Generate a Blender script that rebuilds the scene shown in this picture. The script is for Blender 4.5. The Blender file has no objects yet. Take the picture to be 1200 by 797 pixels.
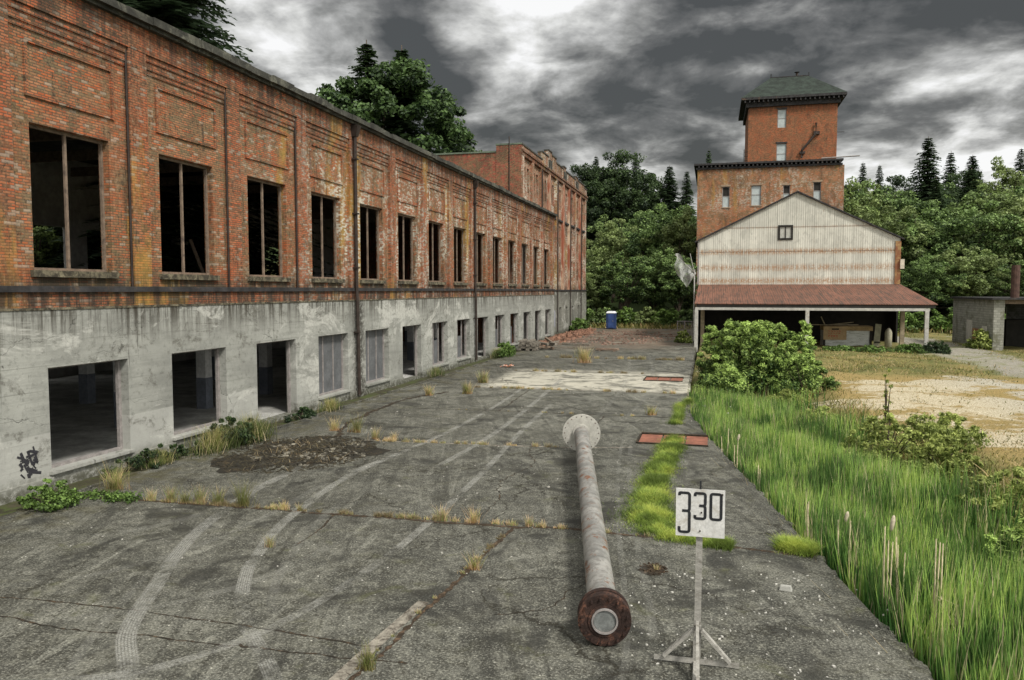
import bpy, math, random
import numpy as np
from mathutils import Vector, Matrix
random.seed(7); RS = np.random.RandomState(11)
scene = bpy.context.scene
COL = scene.collection
R = math.radians
U = random.uniform

# ---------------------------------------------------------------- node helpers
class NT:
    def __init__(s, tree): s.t = tree; s.l = tree.links
    def n(s, typ, inp=None, **props):
        nd = s.t.nodes.new(typ)
        for k, v in props.items(): setattr(nd, k, v)
        for k, v in (inp or {}).items(): s.set(nd.inputs[k], v)
        return nd
    def set(s, sock, v):
        if isinstance(v, bpy.types.NodeSocket): s.l.new(v, sock)
        elif v is not None:
            if sock.type == 'RGBA' and len(v) == 3: v = (*v, 1)
            sock.default_value = v
    def m(s, op, a, b=None, c=None, clamp=False):
        nd = s.t.nodes.new('ShaderNodeMath'); nd.operation = op; nd.use_clamp = clamp
        for i, v in enumerate((a, b, c)):
            if v is not None: s.set(nd.inputs[i], v)
        return nd.outputs[0]
    def mix(s, f, a, b, mode='MIX'):
        nd = s.t.nodes.new('ShaderNodeMix'); nd.data_type = 'RGBA'; nd.blend_type = mode; nd.clamp_factor = True
        s.set(nd.inputs[0], f); s.set(nd.inputs[6], a); s.set(nd.inputs[7], b); return nd.outputs[2]
    def noise(s, v, scale=1, detail=4, rough=.6, dist=0, col=False):
        nd = s.n('ShaderNodeTexNoise', {'Vector': v, 'Scale': scale, 'Detail': detail, 'Roughness': rough, 'Distortion': dist})
        return nd.outputs['Color' if col else 'Fac']
    def ss(s, v, a, b, lo=0., hi=1.):
        nd = s.n('ShaderNodeMapRange', {'Value': v, 'From Min': a, 'From Max': b, 'To Min': lo, 'To Max': hi}, interpolation_type='SMOOTHSTEP')
        return nd.outputs[0]
    def vmul(s, v, k):
        nd = s.n('ShaderNodeVectorMath', operation='MULTIPLY'); s.set(nd.inputs[0], v); nd.inputs[1].default_value = k; return nd.outputs[0]
    def xyz(s, v):
        nd = s.n('ShaderNodeSeparateXYZ', {0: v}); return nd.outputs
    def comb(s, x, y, z=0.):
        nd = s.n('ShaderNodeCombineXYZ', {0: x, 1: y, 2: z}); return nd.outputs[0]
    def pos(s): return s.n('ShaderNodeNewGeometry').outputs['Position']
    def bump(s, h, strength=.5, dist=.02):
        return s.n('ShaderNodeBump', {'Height': h, 'Strength': strength, 'Distance': dist}).outputs[0]

def material(name, fn=None, rough=.85, spec=.3):
    m = bpy.data.materials.new(name); m.use_nodes = True
    t = m.node_tree; t.nodes.clear(); nt = NT(t)
    out = t.nodes.new('ShaderNodeOutputMaterial'); b = t.nodes.new('ShaderNodeBsdfPrincipled')
    b.inputs['Roughness'].default_value = rough; b.inputs['Specular IOR Level'].default_value = spec
    t.links.new(b.outputs[0], out.inputs[0])
    fn(nt, b, out); return m

def surf(name, base, var=.35, scale=3., rough=.85, metal=0, dirt=None, dirtf=.5, bump=.3, spec=.3, stretch=(1, 1, 1), speck=0):
    """weathered plain surface: base colour with noise, stains and relief"""
    def fn(nt, b, out):
        p = nt.vmul(nt.pos(), stretch)
        n1 = nt.noise(p, scale, 6, .65); n2 = nt.noise(p, scale * 7, 5, .7)
        c = nt.mix(nt.ss(n1, .3, .7), tuple(x * (1 - var) for x in base), tuple(min(1, x * (1 + var)) for x in base))
        c = nt.mix(nt.ss(n2, .35, .75, 0, .5), c, tuple(x * .45 for x in base))
        if dirt:
            n3 = nt.noise(p, scale * .8, 8, .75, .6)
            c = nt.mix(nt.ss(n3, 1 - dirtf - .1, 1 - dirtf + .08), c, dirt)
        nt.set(b.inputs['Base Color'], c); b.inputs['Metallic'].default_value = metal
        nt.set(b.inputs['Normal'], nt.bump(n2, bump, .02))
    return material(name, fn, rough, spec)

# ---------------------------------------------------------------- mesh helpers
class MB:
    def __init__(s): s.v = []; s.f = []
    def quad(s, a, b, c, d):
        i = len(s.v); s.v += [a, b, c, d]; s.f.append((i, i+1, i+2, i+3)); return s
    def poly(s, pts):
        i = len(s.v); s.v += list(pts); s.f.append(tuple(range(i, i+len(pts)))); return s
    def hexa(s, p):
        i = len(s.v); s.v += list(p)
        s.f += [(i, i+3, i+2, i+1), (i+4, i+5, i+6, i+7), (i, i+1, i+5, i+4), (i+1, i+2, i+6, i+5), (i+2, i+3, i+7, i+6), (i+3, i, i+4, i+7)]
        return s
    def box(s, x0, x1, y0, y1, z0, z1):
        return s.hexa([(x0, y0, z0), (x1, y0, z0), (x1, y1, z0), (x0, y1, z0), (x0, y0, z1), (x1, y0, z1), (x1, y1, z1), (x0, y1, z1)])
    def beam(s, a, b, w, h, up=(0, 0, 1)):
        a = Vector(a); b = Vector(b); d = (b-a).normalized(); u = Vector(up)
        if abs(d.dot(u)) > .95: u = Vector((0, 1, 0))
        x = d.cross(u).normalized(); y = x.cross(d)
        P = []
        for q in (a, b):
            for sx, sy in ((-1, -1), (1, -1), (1, 1), (-1, 1)): P.append(tuple(q + x*sx*w/2 + y*sy*h/2))
        return s.hexa(P)
    def tube(s, pts, rad, n=10, cap=True):
        pts = [Vector(p) for p in pts]
        if not isinstance(rad, (list, tuple)): rad = [rad]*len(pts)
        i0 = len(s.v)
        for k, p in enumerate(pts):
            d = (pts[min(k+1, len(pts)-1)] - pts[max(k-1, 0)]).normalized()
            u = Vector((0, 0, 1)) if abs(d.z) < .9 else Vector((1, 0, 0))
            x = d.cross(u).normalized(); y = x.cross(d)
            for j in range(n):
                a = 2*math.pi*j/n; s.v.append(tuple(p + (x*math.cos(a) + y*math.sin(a))*rad[k]))
        for k in range(len(pts)-1):
            for j in range(n):
                a = i0+k*n+j; b = i0+k*n+(j+1) % n; s.f.append((a, b, b+n, a+n))
        if cap:
            s.f.append(tuple(i0+j for j in range(n))[::-1]); s.f.append(tuple(i0+(len(pts)-1)*n+j for j in range(n)))
        return s
    def build(s, name, mat, parent=None, smooth=False, bevel=0):
        o = raw(name, s.v, s.f, mat, parent, smooth)
        if bevel:
            b = o.modifiers.new('b', 'BEVEL'); b.width = bevel; b.segments = 2; b.limit_method = 'ANGLE'
        return o

def wpos(o):
    v = Vector((0, 0, 0))
    while o: v += o.location; o = o.parent
    return v
def raw(name, verts, faces, mat, parent=None, smooth=False):
    me = bpy.data.meshes.new(name)
    if parent is not None:
        w = wpos(parent); verts = [(a[0]-w.x, a[1]-w.y, a[2]-w.z) for a in verts]
    me.from_pydata([tuple(map(float, a)) for a in verts], [], faces)
    me.materials.append(mat)
    if smooth: me.polygons.foreach_set('use_smooth', [True]*len(me.polygons))
    me.update()
    o = bpy.data.objects.new(name, me); COL.objects.link(o)
    if parent is not None: o.parent = parent
    return o
def quads_np(name, V, mat, parent=None, attrs=None, local=False):
    """V: (N,4,3) array -> mesh of N quads; attrs: dict of per-vertex (N,4) floats"""
    V = np.asarray(V, dtype=np.float32); N = len(V)
    if parent is not None and not local: V = V - np.array(wpos(parent), dtype=np.float32)
    me = bpy.data.meshes.new(name)
    me.vertices.add(N*4); me.vertices.foreach_set('co', V.reshape(-1))
    me.loops.add(N*4); me.loops.foreach_set('vertex_index', np.arange(N*4, dtype=np.int32))
    me.polygons.add(N); me.polygons.foreach_set('loop_start', np.arange(0, N*4, 4, dtype=np.int32))
    me.polygons.foreach_set('loop_total', np.full(N, 4, dtype=np.int32))
    me.update(calc_edges=True)
    for k, a in (attrs or {}).items():
        at = me.attributes.new(k, 'FLOAT', 'POINT'); at.data.foreach_set('value', np.asarray(a, dtype=np.float32).reshape(-1))
    me.materials.append(mat)
    o = bpy.data.objects.new(name, me); COL.objects.link(o)
    if parent is not None: o.parent = parent
    return o
def tag(o, label=None, cat=None, group=None, kind=None):
    if label: o['label'] = label
    if cat: o['category'] = cat
    if group: o['group'] = group
    if kind: o['kind'] = kind
    return o
def empty(name, loc, label=None, cat=None, group=None):
    o = bpy.data.objects.new(name, None); COL.objects.link(o); o.location = loc; o.empty_display_size = .3
    return tag(o, label, cat, group)
def copy_tree(o, parent=None):
    kids = [c for c in COL.objects if c.parent == o]
    c = o.copy(); COL.objects.link(c); c.parent = parent
    for k in kids: copy_tree(k, c)
    return c

def wall(mb, ax, p_out, p_in, u0, u1, z0, z1, holes):
    """wall with real openings. ax 'x': plane x=p_out, u=y ; ax 'y': plane y=p_out, u=x. holes (ua,ub,za,zb)"""
    us = sorted({u0, u1, *[h[0] for h in holes], *[h[1] for h in holes]}); zs = sorted({z0, z1, *[h[2] for h in holes], *[h[3] for h in holes]})
    us = [u for u in us if u0 <= u <= u1]; zs = [z for z in zs if z0 <= z <= z1]
    P = (lambda p, u, z: (p, u, z)) if ax == 'x' else (lambda p, u, z: (u, p, z))
    for i in range(len(us)-1):
        for j in range(len(zs)-1):
            um = (us[i]+us[i+1])/2; zm = (zs[j]+zs[j+1])/2
            if any(h[0] < um < h[1] and h[2] < zm < h[3] for h in holes): continue
            for p in (p_out, p_in): mb.quad(P(p, us[i], zs[j]), P(p, us[i+1], zs[j]), P(p, us[i+1], zs[j+1]), P(p, us[i], zs[j+1]))
    for a, b, c, d in list(holes) + [(u0, u1, z0, z1)]:
        for (q, r) in (((a, c), (b, c)), ((b, c), (b, d)), ((b, d), (a, d)), ((a, d), (a, c))):
            mb.quad(P(p_out, *q), P(p_out, *r), P(p_in, *r), P(p_in, *q))
    return mb

# ---------------------------------------------------------------- materials
def brick_fn(c1, c2, mortar, white=.0, ochre=.0, grime=.5, ztop=12.7, zbot=5.0, pale=(.62, .59, .5), dirtk=1., sill=False, SPC=4.68):
    def fn(nt, b, out):
        p = nt.pos(); x, y, z = nt.xyz(p)
        u = nt.m('ADD', x, y); uv = nt.comb(u, z)
        wob = nt.noise(p, .5, 3, .5, 0, True)
        br = nt.n('ShaderNodeTexBrick', {'Vector': uv, 'Color1': c1, 'Color2': c2, 'Mortar': mortar, 'Scale': 1., 'Mortar Size': .013, 'Mortar Smooth': .3,
                                         'Bias': 0., 'Brick Width': .22, 'Row Height': .072}, offset=.5, squash=1.)
        c = br.outputs['Color']
        # per brick spread of tone
        row = nt.m('FLOOR', nt.m('DIVIDE', z, .072)); half = nt.m('MULTIPLY', nt.m('SUBTRACT', 1, nt.m('ABSOLUTE', nt.m('MODULO', row, 2.))), .5)
        cell = nt.n('ShaderNodeTexWhiteNoise', {'Vector': nt.comb(nt.m('FLOOR', nt.m('ADD', nt.m('DIVIDE', u, .22), half)), row)}, noise_dimensions='3D')
        cv = nt.ss(cell.outputs['Value'], 0, 1)
        brick = nt.m('SUBTRACT', 1, br.outputs['Fac'])
        c = nt.mix(nt.m('MULTIPLY', nt.ss(cv, .74, .8), brick), c, tuple(a*.2 for a in c1))
        c = nt.mix(nt.m('MULTIPLY', nt.ss(cv, .12, .06, 0, .5), brick), c, (.34, .2, .11))
        n_t = nt.noise(p, .9, 5, .7, .4)
        c = nt.mix(nt.m('MULTIPLY', nt.m('MULTIPLY', nt.ss(nt.m('ADD', cv, nt.m('MULTIPLY', nt.m('SUBTRACT', n_t, .5), 2.2)), .44, .62), .75*dirtk), brick), c, nt.mix(nt.ss(nt.m('FRACT', nt.m('MULTIPLY', cv, 37.)), .2, .8), (.20, .15, .07), (.42, .22, .11)))
        n_big = nt.noise(p, .35, 5, .6, .4); n_mid = nt.noise(p, 1.7, 7, .7, .3); n_f = nt.noise(p, 9, 6, .75)
        c = nt.mix(nt.ss(n_big, .4, .7, 0, .55), c, tuple(a*b_ for a, b_ in zip(c2, (.85, .9, .8))))
        c = nt.mix(nt.m('MULTIPLY', nt.ss(n_mid, .43, .58, 0, .6), dirtk), c, (.17, .13, .07))
        c = nt.mix(nt.m('MULTIPLY', nt.ss(n_f, .50, .60, 0, .7), nt.ss(n_mid, .44, .56)), c, (.04, .032, .022))
        c = nt.mix(nt.m('MULTIPLY', nt.ss(n_f, .46, .38, 0, .4), nt.ss(n_big, .44, .6)), c, (.36, .28, .19))
        # ochre lichen
        if ochre:
            no = nt.m('ADD', nt.noise(nt.vmul(p, (1, .35, .12)), 1.1, 5, .6), nt.ss(nt.m('ABSOLUTE', nt.m('SUBTRACT', nt.m('ABSOLUTE', nt.m('SUBTRACT', y, 42.5)), 9.6)), 1.6, .2, 0, .10))
            c = nt.mix(nt.m('MULTIPLY', nt.ss(no, .56, .68), ochre), c, (.42, .27, .05))
        if white:
            nw = nt.noise(nt.vmul(p, (1, .8, .35)), .9, 8, .75, .5)
            zone = nt.m('MULTIPLY', nt.ss(nt.noise(p, .09, 2, .5), .38, .5), nt.ss(y, 22, 34, .1, 1.))
            f = nt.m('MULTIPLY', nt.m('MULTIPLY', nt.m('MULTIPLY', nt.ss(nw, .46, .57), nt.ss(y, 20, 34, .35, 1.)), zone), nt.ss(nt.m('ADD', nt.m('MULTIPLY', n_f, .7), nt.m('MULTIPLY', cv, .3)), .42, .62, .05, 1))
            c = nt.mix(nt.m('MULTIPLY', f, white, clamp=True), c, pale)
            # single limed bricks
            c = nt.mix(nt.m('MULTIPLY', nt.ss(cv, .982, .985), .3), c, (.5, .46, .38))
        # run-off grime from the top, dark band near the base, vertical streaks
        st = nt.noise(nt.vmul(p, (3, 3, .22)), 1.3, 6, .7)
        g = nt.m('MULTIPLY', nt.ss(z, ztop-2.6, ztop), nt.ss(st, .35, .65))
        g2 = nt.m('MULTIPLY', nt.ss(z, zbot+.9, zbot-.1), nt.ss(st, .38, .6))
        g3 = nt.ss(nt.m('ADD', st, nt.m('MULTIPLY', n_f, .3)), .72, .84, 0, .8)
        gg = nt.m('MAXIMUM', nt.m('MAXIMUM', g, g2), g3)
        c = nt.mix(nt.m('MULTIPLY', gg, grime, clamp=True), c, (.03, .027, .022))
        c = nt.mix(nt.ss(n_f, .5, .75, 0, .5), c, (.05, .035, .025))
        soot = nt.m('MULTIPLY', nt.ss(nt.noise(nt.vmul(p, (1, 1, .5)), .45, 6, .7, .7), .53, .66), nt.ss(n_f, .3, .6, .4, 1))
        c = nt.mix(nt.m('MULTIPLY', soot, .62), c, (.045, .035, .025))
        if sill: 
            ph = nt.m('ABSOLUTE', nt.m('SUBTRACT', nt.m('FRACT', nt.m('DIVIDE', nt.m('SUBTRACT', y, 17.36), SPC)), .5))
            ws = nt.m('MULTIPLY', nt.m('MULTIPLY', nt.ss(ph, .2, .25), nt.ss(z, 5.45, 5.3)), nt.ss(st, .3, .55))
            c = nt.mix(nt.m('MULTIPLY', ws, .75), c, (.035, .03, .02))
            wt = nt.m('MULTIPLY', nt.m('MULTIPLY', nt.ss(ph, .29, .14), nt.ss(nt.m('ABSOLUTE', nt.m('SUBTRACT', z, 7.4)), 2.2, .5)), nt.ss(st, .5, .6))
            c = nt.mix(nt.m('MULTIPLY', wt, .5), c, (.05, .045, .025))
        nt.set(b.inputs['Base Color'], c)
        h = nt.m('SUBTRACT', nt.m('MULTIPLY', n_f, .6), br.outputs['Fac'])
        nt.set(b.inputs['Normal'], nt.bump(h, .8, .02))
    return fn
M = {}
M['brick'] = material('brick', brick_fn((.52, .145, .05), (.32, .085, .032), (.12, .09, .06), white=.85, ochre=.7, grime=.9, sill=True), .9)
M['brick_trim'] = material('brick_trim', brick_fn((.52, .14, .055), (.32, .085, .035), (.11, .075, .05), white=.5, ochre=.5, grime=.85, dirtk=.45), .9)
M['brick_tall'] = material('brick_tall', brick_fn((.50, .14, .07), (.34, .09, .05), (.38, .31, .24), white=1., ochre=.6, grime=.8, ztop=19.5), .9)
M['brick_near'] = material('brick_near', brick_fn((.50, .10, .055), (.26, .045, .03), (.2, .12, .09), white=0, ochre=0, grime=.6, ztop=18.5, zbot=12), .9)
M['brick_tower'] = material('brick_tower', brick_fn((.47, .125, .05), (.30, .08, .035), (.24, .13, .07), white=0, ochre=.0, grime=.9, ztop=32, zbot=22.5, dirtk=.5), .9)
M['brick_block'] = material('brick_block', brick_fn((.52, .155, .06), (.34, .10, .04), (.3, .22, .14), white=.55, ochre=.35, grime=.8, ztop=23, zbot=10), .9)

def concrete_fn(base, stain=1., light_foot=True):
    def fn(nt, b, out):
        p = nt.pos(); x, y, z = nt.xyz(p)
        n1 = nt.noise(p, .5, 6, .6, .3); n2 = nt.noise(p, 6, 7, .75); nb = nt.noise(nt.vmul(p, (1, .25, 3.)), 2.2, 5, .6)
        c = nt.mix(nt.ss(n1, .3, .7), tuple(a*.78 for a in base), tuple(a*1.2 for a in base))
        c = nt.mix(nt.ss(nb, .42, .7, 0, .4), c, tuple(a*.55 for a in base))
        c = nt.mix(nt.ss(n2, .5, .72, 0, .65), c, tuple(a*.4 for a in base))
        # form-board seams
        u = nt.m('ADD', x, y)
        s1 = nt.ss(nt.m('ABSOLUTE', nt.m('SUBTRACT', nt.m('FRACT', nt.m('DIVIDE', z, .62)), .5)), .475, .5, 0, .45)
        c = nt.mix(nt.m('MULTIPLY', s1, nt.ss(n1, .42, .6)), c, (.07, .07, .06))
        # two coats of paint at the foot, near end
        if light_foot:
            ft = nt.m('MULTIPLY', nt.ss(z, 1.42, 1.39), nt.ss(y, 40, 20))
            c = nt.mix(nt.m('MULTIPLY', ft, .4), c, (.46, .46, .43))
        st = nt.noise(nt.vmul(p, (4, 4, .25)), 1.2, 6, .7)
        top = nt.m('MULTIPLY', nt.ss(z, 3.2, 4.6), nt.ss(st, .42, .62))
        c = nt.mix(nt.m('MULTIPLY', top, .85*stain, clamp=True), c, (.05, .045, .035))
        bt = nt.m('MULTIPLY', nt.ss(nt.noise(nt.vmul(p, (1, .6, 1.2)), 1.1, 7, .75, .8), .52, .64), nt.ss(n2, .4, .56))
        c = nt.mix(nt.m('MULTIPLY', bt, .6), c, (.07, .065, .05))
        wp = nt.ss(nt.noise(nt.vmul(p, (1, .5, 1)), .7, 6, .7, .6), .54, .62)
        c = nt.mix(nt.m('MULTIPLY', wp, nt.ss(n2, .35, .6, .2, .8)), c, (.5, .5, .46))
        lowm = nt.m('MULTIPLY', nt.ss(z, .55, .02), nt.ss(n2, .3, .55))
        c = nt.mix(nt.m('MULTIPLY', lowm, .85), c, (.045, .045, .025))
        drip = nt.m('MULTIPLY', nt.ss(st, .62, .7), nt.ss(n1, .35, .55))
        c = nt.mix(nt.m('MULTIPLY', drip, .7*stain), c, (.035, .03, .022))
        # heavy black run beside the first downpipe
        bp = nt.m('MULTIPLY', nt.ss(nt.m('ABSOLUTE', nt.m('SUBTRACT', y, 34.2)), .95, .2), nt.ss(n2, .36, .56))
        c = nt.mix(nt.m('MULTIPLY', bp, .85), c, (.025, .02, .015))
        cr = nt.n('ShaderNodeTexVoronoi', {'Vector': nt.n('ShaderNodeVectorMath', {0: nt.vmul(p, (.5, .28, .5)), 1: nt.vmul(nt.noise(p, 2, 4, .6, 0, True), (.25, .25, .25))}, operation='ADD').outputs[0], 'Scale': .8}, feature='DISTANCE_TO_EDGE')
        crk = nt.ss(cr.outputs['Distance'], .006, .001)
        c = nt.mix(nt.m('MULTIPLY', nt.m('MULTIPLY', crk, nt.ss(n1, .5, .6)), .7), c, (.03, .03, .025))
        nt.set(b.inputs['Base Color'], c)
        nt.set(b.inputs['Normal'], nt.bump(nt.m('SUBTRACT', n2, nt.m('MULTIPLY', crk, .5)), .5, .03))
    return fn
M['concrete'] = material('concrete_wall', concrete_fn((.29, .295, .268), 1.2), .9)
M['concrete_far'] = material('concrete_far', concrete_fn((.22, .22, .19), 1.2, False), .9)
M['block'] = surf('block', (.32, .32, .28), .3, 1.2, dirt=(.1, .09, .06), dirtf=.45)
M['interior'] = surf('interior', (.34, .33, .32), .3, .6)
M['interior_white'] = surf('interior_white', (.75, .75, .75), .15, 1.)
M['interior_grey'] = surf('interior_grey', (.2, .22, .26), .2, 1.)
M['dark'] = surf('dark_wood', (.022, .02, .017), .3, 2.)
M['band'] = surf('band', (.035, .034, .035), .5, 2., dirt=(.12, .08, .05), dirtf=.35)
M['roofedge'] = surf('roof_edge', (.05, .05, .042), .5, 1.3, dirt=(.14, .14, .11), dirtf=.4, bump=1.)
M['frame'] = surf('frame_wood', (.2, .15, .11), .3, 5., dirt=(.08, .06, .05), dirtf=.4)
M['frame_grey'] = surf('frame_grey', (.26, .24, .23), .25, 5.)
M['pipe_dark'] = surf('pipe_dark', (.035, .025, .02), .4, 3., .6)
M['panel'] = surf('panel_grey', (.115, .12, .125), .25, 1.5, .6)
M['sill'] = surf('sill_stone', (.17, .15, .1), .4, 4., dirt=(.04, .035, .025), dirtf=.5)

def apron_fn(nt, b, out):
    p = nt.pos(); x, y, z = nt.xyz(p)
    n0 = nt.noise(p, .16, 4, .55, .4); n1 = nt.noise(p, .8, 5, .65, .5); n2 = nt.noise(p, 5, 4, .75, .2); n3 = nt.noise(p, 26, 3, .8)
    c = nt.mix(nt.ss(n1, .34, .66), (.042, .043, .039), (.13, .13, .118))
    c = nt.mix(nt.ss(n0, .4, .62, 0, .5), c, (.04, .04, .036))
    pw = nt.m('MULTIPLY', nt.ss(nt.noise(nt.vmul(p, (1, .5, 1)), .9, 6, .72, .8), .56, .66), nt.ss(n3, .4, .56, .3, 1))
    c = nt.mix(nt.m('MULTIPLY', pw, .6), c, (.27, .27, .245))
    c = nt.mix(nt.ss(n2, .5, .64, 0, .45), c, (.22, .218, .19))
    c = nt.mix(nt.ss(n2, .47, .38, 0, .75), c, (.035, .034, .028))
    c = nt.mix(nt.ss(n3, .54, .62, 0, .62), c, (.33, .325, .29))
    c = nt.mix(nt.ss(n3, .48, .39, 0, .7), c, (.028, .027, .022))
    # drag scuffs of traffic, running down the yard, slightly curved
    w = nt.m('ADD', x, nt.m('MULTIPLY', nt.m('MULTIPLY', y, y), .006))
    sc = nt.noise(nt.comb(nt.m('MULTIPLY', w, 1.7), nt.m('MULTIPLY', y, .12)), 1.5, 6, .7, .3)
    c = nt.mix(nt.m('MULTIPLY', nt.ss(sc, .57, .72), nt.ss(n3, .42, .56, .1, .75)), c, (.26, .26, .235))
    sc2 = nt.noise(nt.comb(nt.m('MULTIPLY', nt.m('ADD', x, nt.m('MULTIPLY', y, .35)), 2.2), nt.m('MULTIPLY', y, .15), 5.), 1.2, 5, .7, .3)
    c = nt.mix(nt.m('MULTIPLY', nt.ss(sc2, .5, .64), nt.ss(n3, .62, .42, .25, .7)), c, (.024, .024, .021))
    # oily dark blots
    ob = nt.noise(p, .55, 5, .6, 1.2)
    c = nt.mix(nt.ss(ob, .52, .64, 0, .75), c, (.025, .025, .023))
    # moss / soil in the low spots, more of it near the wall and the ditch edge
    mo = nt.noise(p, 1.1, 6, .7, .8)
    wallside = nt.m('MAXIMUM', nt.ss(x, -12.5, -15.6), nt.ss(y, 60, 95))
    c = nt.mix(nt.m('MULTIPLY', nt.ss(mo, .44, .62), nt.m('ADD', nt.m('MULTIPLY', wallside, .7), .08)), c, (.07, .062, .03))
    c = nt.mix(nt.m('MULTIPLY', nt.ss(mo, .58, .7), .4), c, (.085, .09, .04))
    # bleached band between two joints
    bl = nt.m('MULTIPLY', nt.m('MULTIPLY', nt.ss(y, 38.2, 39.2), nt.ss(y, 49.5, 46.5)), nt.m('MULTIPLY', nt.ss(x, -12.5, -11), 1.))
    c = nt.mix(nt.m('MULTIPLY', bl, nt.ss(nt.noise(p, .7, 7, .75, .6), .40, .56, .12, .85)), c, (.46, .44, .39))
    sl = nt.m('MULTIPLY', nt.ss(y, 39.2, 38.6), nt.ss(y, 31, 38, .0, .35))
    c = nt.mix(nt.m('MULTIPLY', sl, nt.ss(n1, .4, .6)), c, (.2, .2, .18))
    # brick dust at the far end
    bd = nt.m('MULTIPLY', nt.ss(y, 62, 74), nt.ss(nt.noise(p, .25, 6, .7, .5), .38, .56))
    bd = nt.m('MULTIPLY', bd, nt.ss(x, -1.5, -5, .25, 1.))
    c = nt.mix(nt.m('MULTIPLY', bd, .6), c, (.17, .115, .085))
    pd = nt.m('MULTIPLY', nt.ss(y, 66, 74), nt.ss(nt.noise(nt.vmul(p, (.3, 1, 1)), .5, 5, .6), .55, .65))
    c = nt.mix(nt.m('MULTIPLY', pd, .6), c, (.32, .3, .26))
    # white paint flecks
    sp = nt.n('ShaderNodeTexVoronoi', {'Vector': p, 'Scale': 4.5, 'Randomness': 1.}).outputs['Distance']
    c = nt.mix(nt.m('MULTIPLY', nt.ss(sp, .085, .05), nt.ss(n1, .47, .56)), c, (.5, .49, .45))
    # hairline crazing
    wv = nt.n('ShaderNodeVectorMath', {0: p, 1: nt.vmul(nt.noise(p, 1.1, 5, .65, 0, True), (1.6, 1.6, 0))}, operation='ADD').outputs[0]
    cr = nt.n('ShaderNodeTexVoronoi', {'Vector': wv, 'Scale': .28}, feature='DISTANCE_TO_EDGE').outputs['Distance']
    crk = nt.m('MULTIPLY', nt.ss(cr, .008, .002), nt.ss(n0, .42, .55))
    c = nt.mix(nt.m('MULTIPLY', crk, .8), c, (.02, .018, .012))
    c = nt.mix(1, c, (1.0, 1.0, .94), 'MULTIPLY')
    nt.set(b.inputs['Base Color'], c)
    nt.set(b.inputs['Roughness'], nt.ss(n1, .3, .7, .65, .95))
    nt.set(b.inputs['Normal'], nt.bump(nt.m('SUBTRACT', nt.m('ADD', nt.m('MULTIPLY', n3, .5), nt.m('MULTIPLY', n2, .8)), crk), .75, .02))
M['apron'] = material('apron', apron_fn, .85, .25)

def land_fn(nt, b, out):
    p = nt.pos(); x, y, z = nt.xyz(p)
    rd = nt.n('ShaderNodeAttribute', attribute_name='road').outputs['Fac']; hg = nt.n('ShaderNodeAttribute', attribute_name='pale').outputs['Fac']
    n1 = nt.noise(p, .35, 7, .7, .5); n2 = nt.noise(p, 3, 8, .75, .3); n3 = nt.noise(p, 18, 5, .8)
    c = nt.mix(nt.ss(n1, .35, .65), (.09, .10, .035), (.25, .2, .085))
    c = nt.mix(nt.ss(n2, .45, .65, 0, .8), c, (.12, .15, .04))
    c = nt.mix(nt.ss(n3, .5, .75, 0, .6), c, (.3, .25, .14))
    f = nt.m('ADD', hg, nt.m('MULTIPLY', nt.m('SUBTRACT', n2, .5), 2.4))
    f = nt.m('ADD', f, nt.m('MULTIPLY', nt.m('SUBTRACT', nt.noise(nt.vmul(p, (.6, 1, 1)), .3, 5, .65, .6), .5), 5.))
    c = nt.mix(nt.ss(hg, .1, .6, 0, .85), c, nt.mix(nt.ss(n3, .4, .6), (.16, .13, .05), (.42, .30, .13)))
    straw = nt.mix(nt.ss(n3, .4, .6), (.26, .21, .12), (.66, .60, .46))
    c = nt.mix(nt.m('MULTIPLY', nt.ss(f, .55, 1.0), .92), c, nt.mix(nt.ss(x, 10, 17), straw, nt.mix(nt.ss(n3, .4, .6), (.22, .21, .17), (.5, .48, .42))))
    gr = nt.mix(nt.ss(n3, .4, .58), (.17, .16, .13), (.36, .34, .29))
    gr = nt.mix(nt.ss(n2, .47, .6, 0, .5), gr, (.18, .165, .12))
    gr = nt.mix(nt.ss(n1, .48, .6, 0, .7), gr, (.16, .17, .07))
    fr = nt.m('ADD', rd, nt.m('ADD', nt.m('MULTIPLY', nt.m('SUBTRACT', n2, .5), 1.3), nt.m('MULTIPLY', nt.m('SUBTRACT', n1, .5), 1.4)))
    c = nt.mix(nt.ss(fr, .35, .75), c, gr)
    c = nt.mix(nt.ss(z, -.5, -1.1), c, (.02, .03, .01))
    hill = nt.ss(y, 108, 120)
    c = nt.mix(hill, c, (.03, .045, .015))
    nt.set(b.inputs['Base Color'], c)
    nt.set(b.inputs['Normal'], nt.bump(nt.m('ADD', n3, n2), .8, .06))
M['land'] = material('land', land_fn, .95, .1)

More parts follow.
